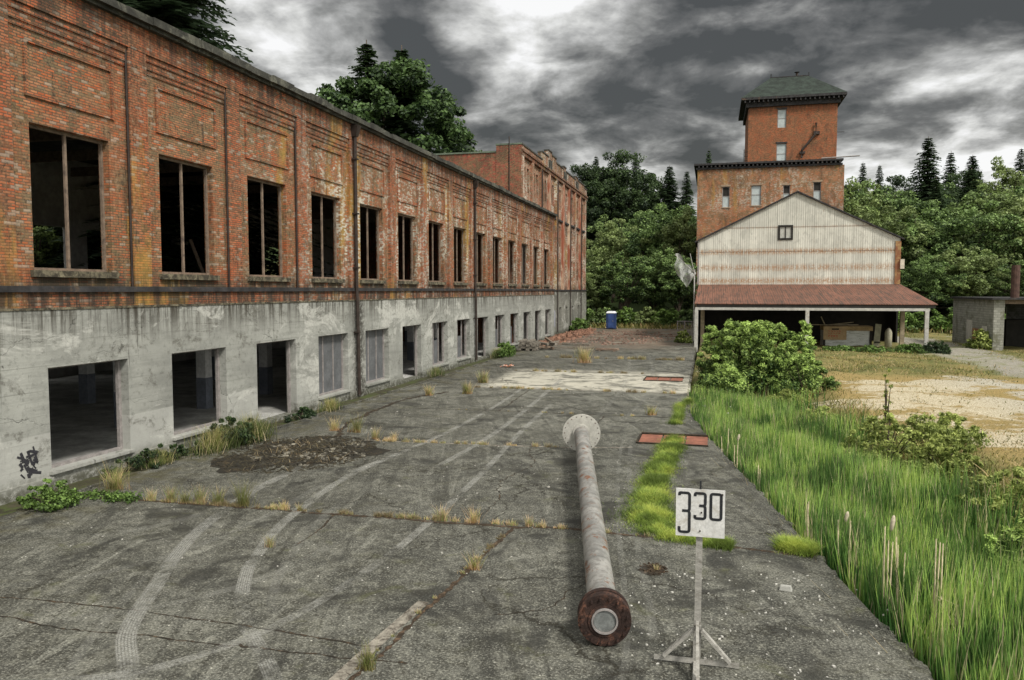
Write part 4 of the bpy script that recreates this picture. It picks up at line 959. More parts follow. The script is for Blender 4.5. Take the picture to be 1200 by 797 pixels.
# ---------------------------------------------------------------- 330 sign
SN = empty('number_sign', (-.12, 10.53, 0), 'white wooden stand with a square board reading 330', 'sign')
M['signwood'] = surf('sign_wood', (.33, .32, .29), .25, 6., dirt=(.15, .14, .12), dirtf=.4, stretch=(1, 1, 2.5))
M['signwhite'] = surf('sign_white', (.62, .62, .60), .1, 4., .6, dirt=(.42, .40, .36), dirtf=.4, bump=.08)
M['signblack'] = surf('sign_black', (.02, .022, .025), .2, 8., .5)
sy = 10.5; bx = -.425; bz1 = 2.385; k_ = .00374
MB().box(bx, bx+.628, sy-.03, sy-.012, bz1-.635, bz1).build('board', M['signwhite'], SN)
def lx(p): return bx+(p-168)*k_
def lz(p): return bz1-(p-78)*k_
def stroke(name, pts, w):
    """flat stroked numeral with rounded corners"""
    Q = [Vector((lx(x), 0, lz(y))) for x, y in pts]; R_ = [Q[0]]
    for i in range(1, len(Q)-1):
        p0, p1, p2 = Q[i-1], Q[i], Q[i+1]; r = min(.035, (p0-p1).length*.45, (p2-p1).length*.45)
        s0 = p1+(p0-p1).normalized()*r; s1 = p1+(p2-p1).normalized()*r
        for k in range(7): t = k/6; R_.append((1-t)**2*s0+2*t*(1-t)*p1+t*t*s1)
    R_.append(Q[-1]); mb = MB(); L = []
    for i, q in enumerate(R_):
        dd = (R_[min(i+1, len(R_)-1)]-R_[max(i-1, 0)]).normalized(); nn = Vector((-dd.z, 0, dd.x)); L.append((q+nn*w/2, q-nn*w/2))
    yy = sy-.034
    for (p, q), (r, s) in zip(L, L[1:]): mb.quad((p.x, yy, p.z), (q.x, yy, q.z), (s.x, yy, s.z), (r.x, yy, r.z))
    return mb
W_ = .036
bo = [o for o in COL.objects if o.name.startswith('board') and o.parent == SN][0]
def join(*ms):
    m0 = MB()
    for j, m in enumerate(ms):
        i = len(m0.v); m0.v += [(v[0], v[1]-.0006*j, v[2]) for v in m.v]; m0.f += [tuple(k+i for k in f) for f in m.f]
    return m0
join(stroke('', [(180, 103), (180, 93), (215, 93), (215, 157), (190, 157)], W_), stroke('', [(190, 157), (215, 157), (215, 233), (180, 233), (180, 214)], W_)).build('numeral', M['signblack'], bo)
join(stroke('', [(234, 103), (234, 92), (269, 92), (269, 136), (248, 136)], W_), stroke('', [(248, 136), (269, 136), (269, 182), (234, 182), (234, 170)], W_)).build('numeral', M['signblack'], bo)
join(stroke('', [(305, 92), (323, 92), (323, 182), (288, 182), (288, 92), (306, 92)], W_)).build('numeral', M['signblack'], bo)
mb = MB()
for (px_, py_) in ((252, 92), (252, 226), (256, 160), (327, 92)): mb.tube([(lx(px_), sy-.045, lz(py_)), (lx(px_), sy-.028, lz(py_))], .011, 8)
mb.build('bolt', M['pipe_dark'], bo)
MB().box(lx(249), lx(255), sy-.03, sy+.0, bz1+.002, bz1+.11).build('spike', M['signblack'], SN)
mb = MB(); mb.beam((-.125, sy+.03, .5), (-.115, sy+.03, bz1-.02), .085, .04, up=(0, 1, 0)); mb.build('post', M['signwood'], SN)
mb = MB(); mb.beam((-.13, sy+.03, .0), (-.125, sy+.03, .54), .10, .085, up=(0, 1, 0)); mb.build('post_foot', M['signwood'], SN)
mb = MB(); mb.box(-.69, .42, sy-.02, sy+.018-.04+.0, .02, .095); mb.build('cross_foot', M['signwood'], SN)
mb = MB(); mb.box(-.17, -.09, sy-.62, sy-.021, .0, .06); mb.box(-.17, -.09, sy+.08, sy+.55, 0, .06); mb.build('long_foot', M['signwood'], SN)
for s_, e_ in ((-.18, -.56), (-.07, .30)):
    mb = MB(); mb.beam((e_, sy-.045, .10), (s_, sy-.045, .50), .04, .085, up=(0, 1, 0)); mb.build('brace', M['signwood'], SN)
mb = MB(); mb.beam((-.125, sy-.045, .60), (-.10, sy-.62, .05), .085, .04, up=(1, 0, 0)); mb.build('brace', M['signwood'], SN)
mb = MB(); mb.beam((-.13, sy+.08, .42), (-.13, sy+.5, .06), .05, .04, up=(1, 0, 0)); mb.build('brace', M['signwood'], SN)

# ---------------------------------------------------------------- small things on the yard
def red_plate(x0, x1, y0, y1, label):
    e = empty('rusty_plate', ((x0+x1)/2, (y0+y1)/2, 0), label, 'plate', 'rusty plates set in the yard')
    n = 3; w = (x1-x0)/n
    mt = surf('plate_red', (.25, .10, .065), .3, 2.5, dirt=(.14, .06, .04), dirtf=.4)
    mb = MB()
    for k in range(n): mb.box(x0+k*w+.03, x0+(k+1)*w-.03, y0+.06, y1-.06, .004, .035)
    mb.build('plate', mt, e)
    mb = MB(); mb.box(x0, x1, y0-.02, y0+.05, .003, .05); mb.box(x0, x1, y1-.05, y1+.06, .003, .09); mb.box(x0-.05, x0+.0, y0, y1, .003, .05); mb.build('frame', M['crack'], e)
red_plate(-2.3, -.05, 25.6, 27.2, 'large rusty red plate set in the concrete beside the far pipe flange')
red_plate(-3.6, -1.5, 43.6, 45.2, 'small rusty red plate further off, by the green bush')
random.seed(21)
ts = empty('timber_stack', (-14.4, 64, 0), 'stack of old grey timbers against the foot of the factory wall', 'timber')
mt_old = surf('old_timber', (.2, .18, .15), .4, 5., dirt=(.08, .07, .05), dirtf=.4)
for l in range(5):
    for k in range(3 if l < 4 else 2):
        mb = MB(); o_ = U(-.1, .1)
        if l % 2 == 0: x = -15.3+k*.62; mb.beam((x+o_, 62.6, .11+l*.17), (x+o_*.5, 65.0+U(-.2, .3), .11+l*.17), .3, .15)
        else: y = 62.8+k*.9; mb.beam((-15.45+o_, y, .11+l*.17), (-13.9+o_, y+U(-.1, .1), .11+l*.17), .25, .15)
        mb.build('timber', mt_old, ts)
lp = empty('log_pile', (-13, 64.8, 0), 'untidy heap of dark broken timbers beside the neat timber stack', 'timber')
for k in range(14):
    x = -13.4+U(-.5, .7); y = 65+U(-1.2, 1.2); z = U(.08, .6); a_ = U(0, 3.14); L = U(.4, .9)
    MB().beam((x-math.cos(a_)*L, y-math.sin(a_)*L, max(.06, z+U(-.2, .1))), (x+math.cos(a_)*L, y+math.sin(a_)*L, max(.06, z+U(-.1, .3))), U(.1, .24), U(.08, .2)).build('broken_timber', M['frame'] if k % 2 else mt_old, lp)
pl = MB(); pl.beam((-9.2, 64.5, .14), (-7.4, 64.2, .16), .5, .16); pl.box(-9.0, -8.8, 64.2, 64.8, 0, .06); pl.box(-7.8, -7.6, 63.9, 64.6, 0, .08)
tag(pl.build('plank', surf('plank_brown', (.22, .16, .12), .3, 3)), 'thick brown plank lying alone on blocks in the far yard', 'plank')
pb = MB(); pb.beam((-13.2, 70.5, .1), (-10.6, 69.8, .12), .3, .12)
tag(pb.build('plank', mt_old), 'pale plank on the ground beyond the timber heap', 'plank')
rd = MB()
for k in range(6): x = -12.9+U(-.5, .5); y = 49.3+U(-.5, .5); s = U(.08, .2); rd.beam((x-s, y, .06), (x+s, y+U(-.2, .2), .08+U(0, .1)), .16, .06)
tag(rd.build('broken_board', surf('orange_bits', (.55, .2, .1), .4, 4, dirt=(.55, .52, .48), dirtf=.45)), 'broken orange and white board lying by the foot of the second downpipe', 'debris')
def rubble(name, label, cx, cy, rx_, ry_, n, mat, smin, smax, hgt=.1, cat='rubble', flat=1.):
    mb = MB()
    for k in range(n):
        t = U(0, 6.283); r = math.sqrt(random.random()); x = cx+math.cos(t)*r*rx_; y = cy+math.sin(t)*r*ry_; s = U(smin, smax); z = max(0, hgt*(1-r)*U(.2, 1))
        a_ = U(0, 3.14); ca, sa = math.cos(a_)*s, math.sin(a_)*s; h = s*U(.25, .7)*flat
        p = [(x-ca, y-sa), (x+sa*.6, y-ca*.6), (x+ca, y+sa), (x-sa*.6, y+ca*.6)]
        mb.hexa([(q[0], q[1], z-.01) for q in p]+[(x+(q[0]-x)*U(.5, .95), y+(q[1]-y)*U(.5, .95), z+h*U(.7, 1.2)) for q in p])
    return tag(mb.build(name, mat), label, cat, kind='stuff')
rubble('brick_rubble', 'scattered broken red bricks over the far end of the yard', -9.8, 84, 6.2, 13, 700, surf('brick_bits', (.2, .13, .1), .6, .7, dirt=(.3, .27, .22), dirtf=.3), .05, .2, .05)
rubble('brick_rubble', 'bank of brick dust and rubble along the tall mill wall', -14.9, 84, 1.6, 16, 700, surf('brick_bits2', (.22, .12, .08), .6, .7), .08, .3, .45)
# dark patch of broken asphalt and leaf litter by the door
V = []; n = 60
dk = MB(); cxp, cyp = -12.2, 21.6
pts = []
for k in range(n): t = 2*math.pi*k/n; r = 1+.16*math.sin(3*t+1)+.1*math.sin(7*t)+U(-.06, .06); pts.append((cxp+math.cos(t)*2.0*r+.25*math.sin(t)*2, cyp+math.sin(t)*2.5*r, .006))
dk.poly(pts); dk.build('broken_patch', surf('wet_patch', (.02, .018, .013), .4, 3, dirt=(.1, .07, .035), dirtf=.4, bump=1.), apron)
rubble('concrete_chips', 'broken pale concrete chips in the dark patch near the doorway', cxp+.3, cyp+.2, 1.8, 2.1, 520, surf('chips', (.28, .26, .21), .8, 1.5, dirt=(.02, .018, .012), dirtf=.55), .03, .14, .04, flat=.6)
rubble('leaf_litter', 'dark leaf litter heaped over the broken patch', cxp-.1, cyp, 2.3, 2.8, 2200, surf('litter', (.035, .03, .018), .8, 2), .02, .08, .03, flat=.6)
rubble('gravel_litter', 'small pale chips strewn over the near concrete', -4, 13, 9.5, 8.5, 260, surf('whitechips', (.42, .41, .37), .3, 2), .008, .028, .0, 'litter')
rubble('gravel_litter', 'small stones strewn over the concrete beyond the first joint', -6, 32, 7, 14, 200, surf('stonechips', (.3, .29, .26), .4, 2), .012, .05, .0, 'litter')
rubble('gravel_litter', 'paint flakes and grit around the number sign', .6, 12.3, 1.9, 2.6, 150, surf('flakes', (.5, .49, .45), .3, 2), .008, .035, .0, 'litter')
st = MB(); st.hexa([(1.15, 13.5, 0), (1.36, 13.46, 0), (1.38, 13.62, 0), (1.17, 13.66, 0), (1.17, 13.52, .07), (1.33, 13.49, .09), (1.35, 13.59, .08), (1.19, 13.62, .07)])
tag(st.build('stone', surf('stone_pale', (.36, .36, .33), .2, 6), bevel=.01), 'single pale stone on the concrete right of the number sign', 'stone')
ho = MB(); pts = []
for k in range(24): t = 2*math.pi*k/24; r = 1+U(-.25, .25); pts.append((-.95+math.cos(t)*.24*r, 14.0+math.sin(t)*.3*r, .006))
ho.poly(pts); ho.build('pothole', M['crack'], apron)
rubble('rust_crumbs', 'crumbs of rust in the small hole between pipe and sign', -.95, 14, .25, .3, 70, M['crack_rust'], .02, .05, .03)

# ---------------------------------------------------------------- blades (grass, cattails, moss)
def blades(name, P, H, Wd, mat, lean=.25, nseg=3, curl=.3, parent=None, seedh=False):
    """P (N,3) roots, H (N) heights -> bent tapering blades"""
    N = len(P); ang = RS.uniform(0, 2*np.pi, N); ca, sa = np.cos(ang), np.sin(ang)
    fa = RS.uniform(0, 2*np.pi, N); fx, fy = np.cos(fa), np.sin(fa)
    ln = RS.uniform(0, lean, N); cu = RS.uniform(0, curl, N); rnd = RS.uniform(0, 1, N)
    Q = []; T_ = []; Rn = []
    def at(t):
        off = (ln*t + cu*t*t)*H
        return np.stack([P[:, 0]+ca*off, P[:, 1]+sa*off, P[:, 2]+H*t*(1-.25*cu*t)], 1)
    for k in range(nseg):
        t0, t1 = k/nseg, (k+1)/nseg
        w0 = Wd*(1-t0**1.5)*.5+.0005; w1 = Wd*(1-t1**1.5)*.5+.0005
        a0, a1 = at(t0), at(t1); d0 = np.stack([fx*w0, fy*w0, 0*fx], 1); d1 = np.stack([fx*w1, fy*w1, 0*fx], 1)
        Q.append(np.stack([a0-d0, a0+d0, a1+d1, a1-d1], 1)); T_.append(np.stack([np.full(N, t0)]*2+[np.full(N, t1)]*2, 1)); Rn.append(np.stack([rnd]*4, 1))
    return quads_np(name, np.concatenate(Q), mat, parent, {'t': np.concatenate(T_), 'rnd': np.concatenate(Rn)})
def pts_region(n, x0, x1, y0, y1, ok, z=None):
    out = []
    while len(out) < n:
        x = random.uniform(x0, x1); y = random.uniform(y0, y1)
        w = ok(x, y)
        if w > random.random(): out.append((x, y, ground_h(x, y) if z is None else z))
    return np.array(out)
def cat_ok(x, y):
    e = x-edge_x(y)
    if e < .12: return 0
    hollow = math.exp(-(((x-4.6)/1.7)**2+((y-36)/3.5)**2))
    return max(0, (1-sm(3.2, 5.6, e+.5*math.sin(y*.8)))*(1-sm(36, 43, y))*(1-.8*hollow))*(1-.35*(math.sin(x*2.1+y*.9) > .6))
P0 = pts_region(31000, -1, 12, 8, 43, cat_ok)
yy = P0[:, 1]
H0 = RS.uniform(1.25, 1.95, len(P0))*np.clip(1.08-.012*(yy-12), .7, 1.08)*(1+.12*np.sin(P0[:, 0]*1.3+yy*.7))
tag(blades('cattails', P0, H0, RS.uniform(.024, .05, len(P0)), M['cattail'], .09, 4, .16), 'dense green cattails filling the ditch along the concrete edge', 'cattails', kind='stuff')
def g_ok(x, y):
    e = x-edge_x(y)
    rdd = road_d(x, y)
    if e < 2.5 or rdd < .9: return 0
    p_ = sm(5.6, 9, e)*(1-sm(46, 55, y))*sm(24, 36, y+.25*x)
    if -1.5 < x < 17.2 and y > 72: return 0
    if x > 22.5 and y > 73.3: return 0
    return (.15+.85*sm(1.5, 4.5, rdd))*sm(2.5, 4.5, e)*(1-.84*p_)*(.65+.35*math.sin(x*.9+2*math.sin(y*.4)))*min(1, (24/max(y, 1))**1.5+.08)*(1.6 if e < 9 and y < 36 else 1)
P1 = pts_region(52000, 1, 34, 9, 100, g_ok)
e1 = np.array([p[0]-edge_x(p[1]) for p in P1])
H1 = RS.uniform(.12, .55, len(P1))*np.where(e1 < 7, 1.4, .6)*(1-.3*np.clip((P1[:, 1]-40)/30, 0, 1))*np.where((e1 > 8) & (P1[:, 1] > 26) & (P1[:, 1] < 52), .5, 1)
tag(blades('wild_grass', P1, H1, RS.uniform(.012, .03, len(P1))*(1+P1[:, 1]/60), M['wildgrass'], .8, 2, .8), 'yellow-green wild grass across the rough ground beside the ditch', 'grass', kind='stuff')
def g_far(x, y):
    if -60 < x < -1.2 and y < 103.2: return 0
    if -2.6 < x < 17.5 and y > 108: return 0
    return .3+.7*(y > 100)
P2 = pts_region(9000, -17, 40, 98, 122, g_far)
tag(blades('far_grass', P2, RS.uniform(.3, .9, len(P2)), RS.uniform(.06, .12, len(P2)), M['wildgrass'], .5, 2, .5), 'rank green grass growing at the foot of the wooded hill', 'grass', kind='stuff')

Pd = []
for k in range(1700):
    y = 9+31*random.random()**1.2; Pd.append((edge_x(y)+abs(random.gauss(.12, .35)), y, ground_h(edge_x(y)+.3, y)))
Pd = np.array(Pd); tag(blades('dead_reeds', Pd, RS.uniform(.5, 1.55, len(Pd)), RS.uniform(.014, .03, len(Pd)), M['deadreed'], .7, 3, .7), 'bent straw-coloured dead reeds tangled along the concrete edge', 'reeds', kind='stuff')
Ps = np.array([(-12.2+random.gauss(0, .9), 21.6+random.gauss(0, 1.1), U(.0, .04)) for _ in range(380)])
tag(blades('dry_straw', Ps, RS.uniform(.05, .2, 380), RS.uniform(.006, .012, 380), M['deadreed'], 2.5, 2, 1.), 'dry straw strewn over the heap of leaf litter', 'straw', kind='stuff')
# dead cattail stalks standing along the edge
random.seed(9)
def dead_clump(x, y, h, n, first=None):
    e = empty('dead_cattail', (x, y, -1.1)); mb = MB()
    for k in range(n):
        ox, oy = U(-.06, .06), U(-.06, .06); L = h*U(.85, 1.0); tx, ty = U(-.06, .06), U(-.06, .06)
        mb.tube([(x+ox, y+oy, -1.15), (x+ox+tx*.5, y+oy+ty*.5, -1.1+L*.5), (x+ox+tx, y+oy+ty, -1.1+L)], [.02, .016, .008], 5)
    mb.build('stalk', M['cattail_dead'], e, True)
    mb = MB()
    for k in range(n*4):
        a_ = U(0, 6.28); z = -1.1+U(.1, h*.6); l = U(.12, .4); q = Vector((x+U(-.05, .05), y+U(-.05, .05), z)); r = q+Vector((math.cos(a_)*l, math.sin(a_)*l, -U(.05, .4))); w = Vector((-math.sin(a_), math.cos(a_), 0))*.012
        mb.quad(tuple(q-w), tuple(q+w), tuple(r+w*.4), tuple(r-w*.4))
    mb.build('dry_leaves', M['cattail_dead'], e)
    if abs(x-2.75) > .01 and abs(x-.75) > .01 and abs(x-2.4) > .01: return e
    m2 = MB(); m2.tube([(x+.03, y, -1.1+h*.93), (x+.03, y, -1.1+h*.95), (x+.05, y, -1.1+h*1.0), (x+.06, y, -1.1+h*1.03)], [.008, .03, .036, .015], 8); m2.build('seed_head', surf('seedhead', (.52, .46, .34), .3, 20), e, True)
    return e
for x, y, h, lab in ((2.75, 13.2, 2.5, 'tallest dead cattail stalk, straight and brown, at the concrete edge right of the sign'), (2.98, 13.6, 2.2, 'second dead cattail stalk, just behind the tallest one'),
                     (3.35, 12.7, 2.6, 'dead cattail stalk nearest the bottom right corner'), (1.95, 16.6, 1.9, 'short bleached cattail stalk near the small green tuft'), (.75, 23.3, 1.9, 'pale dead cattail stalk in the middle of the ditch edge'),
                     (2.4, 15.2, 2.0, 'bent dead cattail stalk between the green tuft and the tallest stalks'), (1.2, 21.2, 1.7, 'low straw-coloured cattail stalk beyond the green tuft'), (.45, 25.2, 1.8, 'dead cattail stalk level with the rusty plate')):
    tag(dead_clump(x, y, h, 3 if h > 2.1 else 2), lab, 'cattail', 'dead cattail stalks along the concrete edge')

def tuft_mesh(name, cx, cy, rx_, ry_, n, h0, h1, mat, wd=.012, lean=.5, z=0, curl=.5, label=None, cat='weeds', group=None, kind=None):
    P = []
    for k in range(n):
        t = U(0, 6.283); r = abs(random.gauss(0, .45)); P.append((cx+math.cos(t)*r*rx_, cy+math.sin(t)*r*ry_, z))
    P = np.array(P); o = blades(name, P, RS.uniform(h0, h1, n), RS.uniform(wd*.6, wd*1.3, n), mat, lean, 3, curl)
    return tag(o, label, cat, group, kind)
random.seed(33)
# moss-like green grass strips
def moss_line(name, pts, n, h, w, label):
    P = []; Hh = []
    for k in range(n):
        i = random.randrange(len(pts)-1); a_, b_ = pts[i], pts[i+1]; t = random.random(); wloc = (a_[2]*(1-t)+b_[2]*t)
        o1, o2 = random.gauss(0, .38)*wloc, random.gauss(0, .1)
        lump = .7+.3*math.sin((a_[1]*(1-t)+b_[1]*t)*4.1)+.15*math.sin(k)
        dx, dy = b_[0]-a_[0], b_[1]-a_[1]; l = math.hypot(dx, dy)
        P.append((a_[0]+dx*t-dy/l*o1, a_[1]+dy*t+dx/l*o1+o2, 0)); Hh.append(h*lump*max(.35, 1-(abs(o1)/max(.05, wloc))**2)*U(.6, 1.2))
    return tag(blades(name, np.array(P), np.array(Hh), RS.uniform(.005, .011, n), M['moss'], .8, 3, .9), label, 'grass', kind='stuff')
moss_line('green_grass_strip', [(-1.0, 16.1, .62), (-1.25, 17.2, .95), (-1.35, 18.8, .7), (-1.4, 20.6, .55), (-1.35, 22.3, .6), (-1.25, 23.4, .45), (-1.2, 25.2, .62), (-1.15, 26.5, .45)], 30000, .24, 1, 'bright green fine grass growing in a strip from the joint towards the rusty plate')
moss_line('green_grass_strip', [(-1.0, 16.0, .4), (-.3, 15.85, .3), (.15, 15.7, .3), (.45, 15.6, .16)], 7000, .15, 1, 'bright green grass creeping right along the joint behind the sign')
moss_line('green_grass_strip', [(-1.3, 29.5, .4), (-1.2, 31.5, .3), (-1.3, 34, .35), (-.9, 36, .3)], 4500, .28, 1, 'green grass tuft on the concrete just beyond the rusty plate')
moss_line('green_grass_tuft', [(1.35, 15.9, .35), (1.65, 15.75, .3), (1.95, 15.6, .2)], 6000, .22, 1, 'small bright green tuft at the ditch edge right of the sign board')
# weeds in the joints
wl = []
for (x0, y0, x1, y1, n, k0) in ((-13.6, 15.68, -3.4, 15.95, 64, 1.), (-3.4, 15.95, -.9, 15.9, 9, .8), (-4.5, 8.8, -4.05, 15.5, 17, .6), (-10.8, 23.9, -4.6, 24.35, 26, 1.), (-12, 38.5, -1.3, 38.5, 30, 1.2), (-12, 47.2, -4, 47.1, 16, 1.4), (-12, 57, -2, 57, 22, 2.), (-10.5, 31.1, -2, 31.2, 9, .7)):
    P = []; Hh = []
    for k in range(n):
        t = random.random(); cx = x0+(x1-x0)*t; cy = y0+(y1-y0)*t; s = U(.4, 1.2)*k0
        for j in range(int(55*s)+10): P.append((cx+random.gauss(0, .055*s), cy+random.gauss(0, .03*s), 0)); Hh.append(U(.03, .16)*s)
    P = np.array(P); tag(blades('joint_weeds', P, np.array(Hh), RS.uniform(.004, .010, len(P))*(1+P[:, 1].mean()/40), M['tuft_dry'], .6, 2, .5), {64: 'dry orange weeds along the long joint across the near yard', 9: 'sparse weeds between the pipe and the green grass strip', 17: 'dry weeds along the joint running towards the camera', 26: 'dry weeds along the joint left of the far flange', 30: 'weeds along the joint at the pale concrete', 16: 'weeds along the far side of the pale concrete', 22: 'weeds across the yard level with the bush'}.get(n, 'weeds in a crossing joint'), 'weeds', kind='stuff')
TG = 'green and straw grass tufts in the near joint'
for k, (x, y, s, lab) in enumerate([(-14.45, 16.4, 1.9, 'tall yellow-green grass clump beside the ivy at the wall foot'), (-12.9, 15.75, .8, 'short straw tuft at the left end of the joint'), (-12.35, 15.75, 1.1, 'orange-based tuft second along the joint from the wall'),
        (-11.95, 15.75, .9, 'small tuft third along the joint from the wall'), (-11.6, 15.8, 1.15, 'slim green tuft fourth along the joint from the wall'), (-11.1, 15.8, 1.1, 'narrow upright tuft just left of the widest tuft'), (-10.5, 15.85, 1.6, 'widest green and orange tuft in the joint'),
        (-9.4, 15.8, .6, 'low tuft right of the widest tuft'), (-9.0, 15.8, .5, 'tiny tuft in the middle left of the joint'), (-5.6, 15.9, .9, 'straw tuft left of the crossing of the joints'), (-4.9, 15.9, .9, 'dense straw tuft nearest the crossing of the joints'),
        (-3.7, 15.95, .6, 'small green tuft at the crossing of the joints'), (-4.05, 13.2, .8, 'wispy tall straw tuft on the joint towards the camera'), (-4.35, 9.3, .9, 'green tuft at the bottom edge of the picture'), (-8.3, 13.4, .7, 'lone orange tuft sitting on a tyre mark'),
        (-.9, 13.95, .3, 'tiny brown tuft in the small hole'), (-13.0, 25.3, 1.3, 'straw and green clump left of the leaf litter patch'), (-12.1, 25.2, 1.7, 'bushiest straw clump beside the doorway'), (-10.9, 24.2, 1.1, 'yellow tuft right of the leaf litter patch'), (-10.2, 24.1, .8, 'dry tuft by the joint beyond the leaf litter'),
        (-11.4, 36, 1.6, 'yellow tuft near the sixth doorway'), (-13.0, 35, 1.3, 'pale tuft close to the first downpipe'), (-11.9, 40.5, 1.8, 'yellow-green tuft by the pale concrete'), (-8.5, 53.4, 3., 'straw-coloured tuft beyond the pale concrete'), (-2.3, 31.6, 1.0, 'small green tuft left of the ditch edge grass')]):
    dry = k in (1, 14, 15, 19, 9)
    tuft_mesh('grass_tuft', x, y, .18*s, .12*s, int(120*s)+30, .10*s, .46*s, M['tuft_dry'] if dry else M['tuft'], .008 if y < 30 else .02, .45, 0, .4, lab, 'grass tuft', TG)
for x, y, s, lab in ((-14.9, 21.2, 2.3, 'tall seeding weeds under the second lower window, left clump'), (-14.75, 22.7, 2.5, 'tall seeding weeds under the second lower window, right clump'), (-15.3, 19.0, 1.3, 'low dark weeds under the first lower window'), (-15.3, 24.3, 1.2, 'low weeds left of the doorway'),
                     (-15.3, 29.5, 1.5, 'weeds at the foot of the wall under the boarded window'), (-15.5, 43, 1.6, 'weeds by the wall halfway along'), (-15.4, 56, 2., 'green weeds at the wall before the timber stack')):
    o = tuft_mesh('tall_weeds', x, y, .5*s/2, .55*s, int(420*s), .12*s, .42*s, M['tallweed'], .014, .4, 0, .35, lab, 'weeds', 'weeds along the factory wall')

# ---------------------------------------------------------------- leafy plants
def leaf_cloud(clumps, per, size, asp=1.6, shell=.55, flat=0.):
    """clumps: list of (x,y,z,r) -> quads (N,4,3), t (light side factor), rnd"""
    V = []; T_ = []; Rn = []
    zs = [c[2] for c in clumps]; zlo, zhi = min(zs), max(zs)+.001
    for (cx, cy, cz, r) in clumps:
        n = per; d = RS.normal(size=(n, 3)); d /= np.linalg.norm(d, axis=1)[:, None]
        rad = r*(shell+(1-shell)*RS.uniform(0, 1, n)**.6)*RS.uniform(.75, 1.1, n)
        c = np.array([cx, cy, cz])+d*rad[:, None]*np.array([1, 1, .75])
        nrm = d*.6+RS.normal(size=(n, 3))*.55+np.array([0, 0, .35]); nrm /= np.linalg.norm(nrm, axis=1)[:, None]
        a = np.cross(nrm, RS.normal(size=(n, 3))); a /= np.linalg.norm(a, axis=1)[:, None]; b = np.cross(nrm, a)
        s = size*RS.uniform(.6, 1.3, n)[:, None]
        V.append(np.stack([c-a*s*asp/2, c-b*s/2+a*s*.1, c+a*s*asp/2, c+b*s/2-a*s*.05], 1))
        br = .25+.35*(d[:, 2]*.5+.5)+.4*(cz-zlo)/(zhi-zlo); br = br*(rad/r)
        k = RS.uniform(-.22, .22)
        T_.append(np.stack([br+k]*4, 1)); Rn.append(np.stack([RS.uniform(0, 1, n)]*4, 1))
    return np.concatenate(V), np.concatenate(T_), np.concatenate(Rn)
def crown_clumps(n, rx_, ry_, rz, cz, cr, seed, lobes=5):
    rr = random.Random(seed); L = [(rr.uniform(-.5, .5)*rx_, rr.uniform(-.5, .5)*ry_, cz+rr.uniform(-.55, .6)*rz, rr.uniform(.45, .75)) for _ in range(lobes)] + [(0, 0, cz, .8)]
    out = []
    for k in range(n):
        lx_, ly_, lz_, s = rr.choice(L); v = Vector((rr.gauss(0, 1), rr.gauss(0, 1), rr.gauss(.15, 1))).normalized()*rr.uniform(.65, 1.0)
        out.append((lx_+v.x*rx_*s, ly_+v.y*ry_*s, max(cz-rz*.95, lz_+v.z*rz*s), cr*rr.uniform(.6, 1.25)))
    return out
def broad_tree(seed, H=18, rad=6, mat='leaf', nc=85, per=120, size=.24):
    e = empty('broadleaf_tree', (0, 0, 0)); cz = H*.6; rz = H*.42
    cl = crown_clumps(int(nc*1.9), rad, rad, rz, cz, rad*.165, seed, 8)
    rr = random.Random(seed+99); mb = MB(); mb.tube([(0, 0, -1), (.1, 0, H*.15), (-.1, .15, H*.35), (.1, 0, H*.6)], [.5, .38, .28, .12], 8)
    for k in range(14):
        c = rr.choice(cl); z0 = H*rr.uniform(.15, .45); mb.tube([(0, 0, z0), (c[0]*.45, c[1]*.45, z0+(c[2]-z0)*.6), (c[0]*.9, c[1]*.9, c[2])], [.16, .09, .03], 5, False)
    mb.build('trunk', M['bark'], e, True)
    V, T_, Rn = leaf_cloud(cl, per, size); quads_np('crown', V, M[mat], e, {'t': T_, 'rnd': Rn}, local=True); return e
def conifer(seed, H=22, rad=4., dens=1., ns=1.):
    e = empty('conifer_tree', (0, 0, 0)); MB().tube([(0, 0, -1), (0, 0, H*.5), (0, 0, H)], [.38, .2, .03], 8).build('trunk', M['bark'], e, True)
    rr = random.Random(seed); V = []; T_ = []; Rn = []
    z = H*.1
    while z < H*.985:
        f = 1-(z-H*.1)/(H*.9); r0 = rad*(f**.8)*(.75+.4*rr.random())+.12; nb = int((6+6*f)*dens)
        for k in range(nb):
            a = rr.uniform(0, 6.283); L = r0*rr.uniform(.65, 1.15); dr = rr.uniform(.12, .42); nq = int((6+L*6.5)/ns)
            dx, dy = math.cos(a), math.sin(a)
            for q in range(nq):
                t = (q+.5+rr.random()*.4)/nq; s = (.22+.30*(1-t)**.7*L**.8*.45)*rr.uniform(.6, 1.15)*ns
                c = np.array([dx*L*t, dy*L*t, z-dr*L*t*t+.15*t]); side = rr.choice((-1, 1))
                ax = np.array([dx*.45-dy*side, dy*.45+dx*side, -.30+rr.uniform(-.2, .2)]); ax /= np.linalg.norm(ax); wv = np.array([dx, dy, rr.uniform(-.5, .3)])*.085*(1+L*.08)*ns
                V.append([c-wv, c+wv, c+ax*s*1.5+wv*.4, c+ax*s*1.5-wv*.4]); b_ = .2+.5*t+.25*rr.random()+.15*z/H; T_.append([b_]*4); Rn.append([rr.random()]*4)
        z += (H*.0125*(1+.5*rr.random())+.03)/max(1, dens*.75)
    quads_np('crown', np.array(V), M['conifer'], e, {'t': T_, 'rnd': Rn}, local=True); return e
